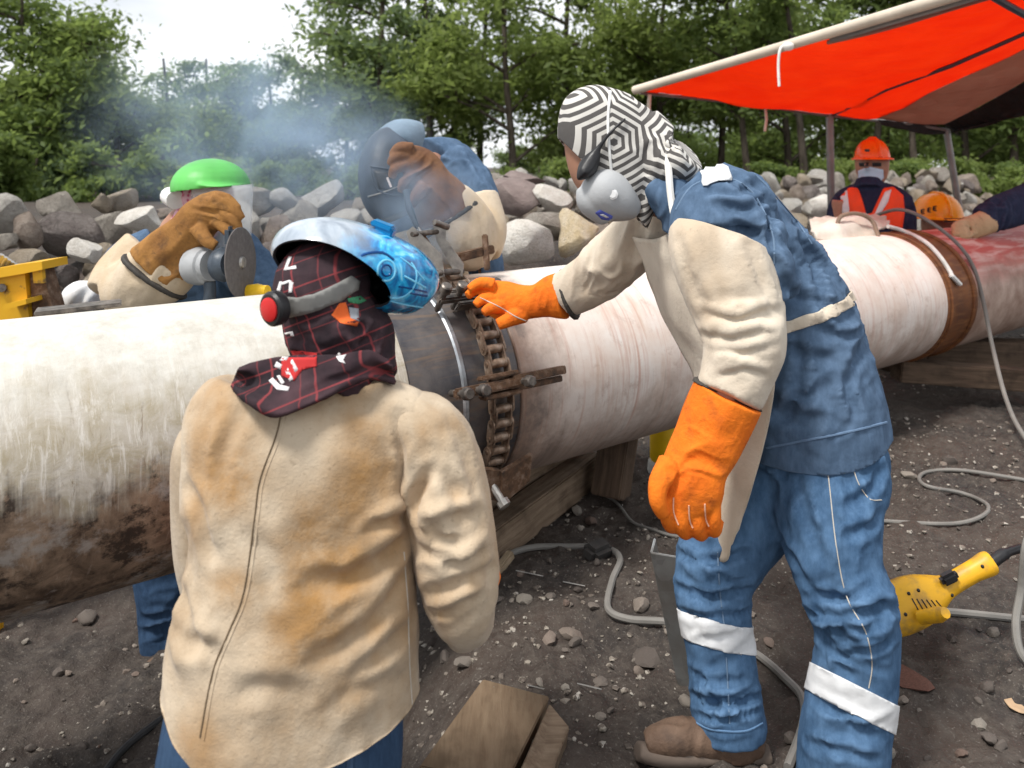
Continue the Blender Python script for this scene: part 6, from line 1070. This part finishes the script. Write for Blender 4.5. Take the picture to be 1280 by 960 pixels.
# yellow post beneath the pipe
yp = thing('yellow_post', 'yellow bollard post with pale foot under the pipe beside the orange glove', 'post', on_ground(832, 588)); b_ = V(yp.location); mb = MB(); mb.lathe(b_+V((0, 0, .05)), V((0, 0, 1)), [(0, .068), (.01, .072), (.2, .072), (.21, .066)], 22); mb.out('shaft', plain('yellow_paint', (.8, .5, .01), .45, .12, 8), yp); mb = MB(); mb.lathe(b_-V((0, 0, .01)), V((0, 0, 1)), [(0, .085), (.05, .08), (.06, .074)], 22); mb.out('foot', plain('pale_concrete', (.5, .48, .44), .9), yp)
# wooden chock in the foreground
ck = thing('wooden_chock', 'brown board nailed on slanted boards in the foreground', 'wooden chock', on_ground(630, 930)); M_board = wood('brown_board', (.13, .088, .055), (.22, .16, .105), (10, 1, 10)); 
def slabq(nm, q4, th, m):
    """a board from its four top corners"""
    q4 = [V(p) for p in q4]; nrm = (q4[1]-q4[0]).cross(q4[3]-q4[0]).normalized(); nrm = nrm if nrm.z > 0 else -nrm; mb = MB()
    bm = bmesh.new(); vs = [bm.verts.new(p) for p in q4]+[bm.verts.new(p-nrm*th) for p in q4]
    for f in ((0, 1, 2, 3), (7, 6, 5, 4), (0, 4, 5, 1), (1, 5, 6, 2), (2, 6, 7, 3), (3, 7, 4, 0)): bm.faces.new([vs[i] for i in f])
    bmesh.ops.recalc_face_normals(bm, faces=bm.faces[:]); bmesh.ops.bevel(bm, geom=bm.edges[:], offset=.003, segments=2, affect='EDGES'); me = bpy.data.meshes.new(nm); bm.to_mesh(me); bm.free(); return part(nm, me, m, ck, 35)
slabq('top_board', [P(604, 848, 2.02), P(687, 870, 2.0), P(634, 978, 1.74), P(524, 958, 1.76)], .07, M_board); slabq('side_board', [P(687, 878, 1.95), P(712, 908, 1.88), P(676, 1000, 1.70), P(640, 985, 1.68)], .07, M_wood); slabq('base_board', [P(600, 872, 2.04), P(690, 892, 2.02), P(650, 990, 1.8), P(530, 985, 1.8)], .05, M_woodd)
for q in ((617, 856), (637, 861), (655, 866), (672, 870)): MB().ball(P(q[0], q[1]+3, 2.0), (.004, .004, .002), 8, 5).out('nail_head', M_iron, ck)
# leaf litter and a scrap on the right
tag(part_free := mko('paper_scrap', sheet([[(1256, 858, 2.12), (1270, 852, 2.14), (1284, 862, 2.12)], [(1254, 872, 2.08), (1270, 872, 2.09), (1286, 880, 2.07)], [(1262, 884, 2.05), (1274, 890, 2.03), (1284, 892, 2.03)]], .002, 3), plain('tan_scrap', (.42, .29, .18), .8)), 'torn tan scrap lying on the ground at the right edge', 'scrap')
rs_ = bpy.data.objects.new('flat_stone', PEB[2].copy()); rs_.data.materials.clear(); rs_.data.materials.append(plain('reddish_stone', (.12, .055, .04), .9, .3)); rs_.location = on_ground(1140, 850)+V((0, 0, .004)); rs_.scale = (.075, .05, .014); rs_.rotation_euler.z = -.5; link(rs_); tag(rs_, 'flat reddish stone on the ground below the grinder', 'stone')
tag(MB().box(on_ground(747, 696)+V((0, 0, .02)), (.1, .07, .06), Matrix.Rotation(.7, 3, 'Z') @ Matrix.Rotation(.2, 3, 'X'), .016).out('dark_block', plain('dark_stone', (.05, .046, .043), .85, .25)), 'dark squarish stone block holding down the thick cable', 'stone')
# leather coat and strap thrown over the pipe, clamp plate on the left section
M_cloth = suede('pale_leather_scrap', (.5, .45, .38), (.62, .57, .5), (.4, .33, .25), grain=.2)
cs = sheet([[(1012, 274, 4.75), (1040, 270, 4.85), (1075, 268, 4.92), (1108, 272, 4.95)], [(1014, 283, 4.5), (1042, 276, 4.58), (1074, 272, 4.65), (1110, 280, 4.72)], [(1018, 292, 4.42), (1048, 286, 4.48), (1072, 290, 4.52), (1098, 288, 4.6)], [(1022, 298, 4.4), (1052, 298, 4.42), (1080, 300, 4.47), (1100, 298, 4.52)]], .012, 6, .02)
tag(mko('leather_scrap', cs, M_cloth), 'crumpled pale leather sheet thrown over the pipe top near the vest worker', 'leather sheet')
mb = MB(); mb.tube(cpath([P(1046, 282, 4.5), P(1052, 270, 4.52), P(1072, 267, 4.56), P(1090, 276, 4.58), P(1098, 296, 4.5)], 6), [.012]*25, 8); tag(mb.out('leather_strap', plain('brown_strap', (.2, .14, .1), .7)), 'brown looped strap on top of the pale leather sheet', 'strap')
mb = MB(); mb.tube(cpath([P(1110, 283, 4.62)]+[pp(pix2pipe(*q)[0], pix2pipe(*q)[1], PR+.014) for q in ((1130, 292), (1155, 305), (1172, 322), (1184, 340))]+[pp(*pix2pipe(1186, 348), PR+.02)], 6), .012, 8); tag(mb.out('white_cord', M_rope), 'white cord lying along the edge of the rusty ring', 'cord'); mb = MB(); mb.bar(pp(*pix2pipe(1184, 345), PR+.02), pp(*pix2pipe(1196, 357), PR+.02), .03, .02, bev=.006); tag(mb.out('cord_clip', M_whitep), 'white clip at the lower end of the cord by the ring', 'clip')
fp = thing('steel_strip', 'flat dark steel strip lying on the pipe below the yellow machine', 'steel strip', P(95, 385, 2.35)); mb = MB(); mb.bar(P(44, 390, 2.36), P(152, 378, 2.46), .09, .012, bev=.003); mb.out('strip', M_iron, fp)
# yellow machine at the far left with rods in it
ym = thing('yellow_machine', 'yellow steel rod bin with bracket at the left edge', 'machine', V((P(20, 400, 3.0).x, 3.0, gz(-1.9, 3.0)))); n = N('chipped_yellow_paint', .5, .4); k = n.noise(14, 6); n.col(n.mix(n.ramp(k, [(.6, 0), (.68, .9)]), (.68, .37, .015), (.12, .08, .05))); n.bump(k, .15, .004); M_ym = n.m
def prism(nm, pix, Y0, Y1, m):
    a = [P(x, y, Y0) for x, y in pix]; b = [v+V((0, Y1-Y0, 0)) for v in a]; k = len(a); mb = MB(); mb.add(a+b, [tuple(range(k)), tuple(range(2*k-1, k-1, -1))]+[(i, i+k, (i+1) % k+k, (i+1) % k) for i in range(k)]); return mb.out(nm, m, ym, False)
prism('front_plate', [(-60, 345), (2, 342), (30, 332), (36, 395), (44, 440), (-60, 440)], 2.98, 3.04, M_ym); prism('top_rail', [(-30, 340), (28, 330), (52, 327), (53, 337), (30, 342), (-30, 352)], 2.95, 3.12, M_ym); prism('side_post', [(37, 338), (52, 336), (66, 385), (70, 470), (46, 470)], 3.0, 3.08, M_rust); prism('side_tab', [(40, 335), (52, 335), (54, 354), (42, 354)], 2.97, 2.99, M_ym); prism('shelf', [(4, 381), (32, 374), (33, 380), (4, 388)], 2.9, 3.0, M_ym)
MB().cyl(P(2, 360, 2.975), P(2, 360, 2.96), .016, 12).out('bolt', M_iron, ym); prism('leg', [(-58, 440), (-44, 440), (-44, 800), (-58, 800)], 3.0, 3.06, M_ym); prism('leg', [(-20, 440), (-8, 440), (-8, 800), (-20, 800)], 3.0, 3.06, M_ym)
for k in range(5): mb = MB(); mb.tube([P(-26+k*5, 372, 3.05+.02*k), P(2+k*4.5, 318+k*3, 3.05+.02*k)], .011, 8); tag(mb.out('steel_rod', M_steel), 'grey steel rod standing in the yellow bin at left', 'rod', 'rods in the yellow bin')
# white bag on the rocks, pale bag at right
sb = fuse([limb([(90, 378, 3.4, 40, .08), (105, 372, 3.4, 44, .1), (120, 378, 3.4, 30, .08)])], .012, 3); folds(sb, [(105, 372, 3.3, .1, (.5, 0, 1), .05, .012)], 8); tag(mko('plastic_bag', sb, plain('white_bag', (.7, .7, .7), .5)), 'crumpled white bag on the rubble beside the yellow machine', 'bag')
# ================================================================== SMOKE from the weld
so_ = MB().box((P(300, 200, 3.1)+V((0, 0, 0))), (2.5, 1.15, 1.5)).out('smoke', None, None, False); tag(so_, 'thin bluish welding smoke drifting left from the raised glove', 'smoke', kind='stuff')
m = bpy.data.materials.new('welding_smoke'); m.use_nodes = True; t = m.node_tree; t.nodes.clear(); out = t.nodes.new('ShaderNodeOutputMaterial'); vol = t.nodes.new('ShaderNodeVolumePrincipled'); tc = t.nodes.new('ShaderNodeTexCoord'); nz = t.nodes.new('ShaderNodeTexNoise'); nz.inputs['Scale'].default_value = 3.4; nz.inputs['Detail'].default_value = 3; nz.inputs['Distortion'].default_value = 1.0
acc = None
for (px, py, Y, r, k) in ((532, 300, 2.85, .15, 3.0), (530, 250, 2.85, .22, 2.6), (455, 205, 2.95, .32, .9), (390, 190, 3.0, .4, 1.0), (310, 165, 3.1, .48, .6), (225, 150, 3.2, .46, .4)):
    d = t.nodes.new('ShaderNodeVectorMath'); d.operation = 'DISTANCE'; d.inputs[1].default_value = P(px, py, Y); t.links.new(tc.outputs['Object'], d.inputs[0]); q = t.nodes.new('ShaderNodeMapRange'); q.interpolation_type = 'SMOOTHSTEP'; q.inputs[1].default_value = r; q.inputs[2].default_value = 0; q.inputs[3].default_value = 0; q.inputs[4].default_value = k; t.links.new(d.outputs['Value'], q.inputs[0])
    if acc is None: acc = q.outputs[0]
    else: a_ = t.nodes.new('ShaderNodeMath'); a_.operation = 'MAXIMUM'; t.links.new(acc, a_.inputs[0]); t.links.new(q.outputs[0], a_.inputs[1]); acc = a_.outputs[0]
rp = t.nodes.new('ShaderNodeMapRange'); rp.inputs[1].default_value = .38; rp.inputs[2].default_value = .72; rp.inputs[3].default_value = .05; rp.inputs[4].default_value = 5.0
mm = t.nodes.new('ShaderNodeMath'); mm.operation = 'MULTIPLY'; vol.inputs['Color'].default_value = (.6, .78, 1.0, 1); vol.inputs['Anisotropy'].default_value = .1
t.links.new(tc.outputs['Object'], nz.inputs['Vector']); t.links.new(nz.outputs['Fac'], rp.inputs[0]); t.links.new(rp.outputs[0], mm.inputs[0]); t.links.new(acc, mm.inputs[1]); t.links.new(mm.outputs[0], vol.inputs['Density']); t.links.new(vol.outputs[0], out.inputs['Volume']); so_.data.materials.append(m)
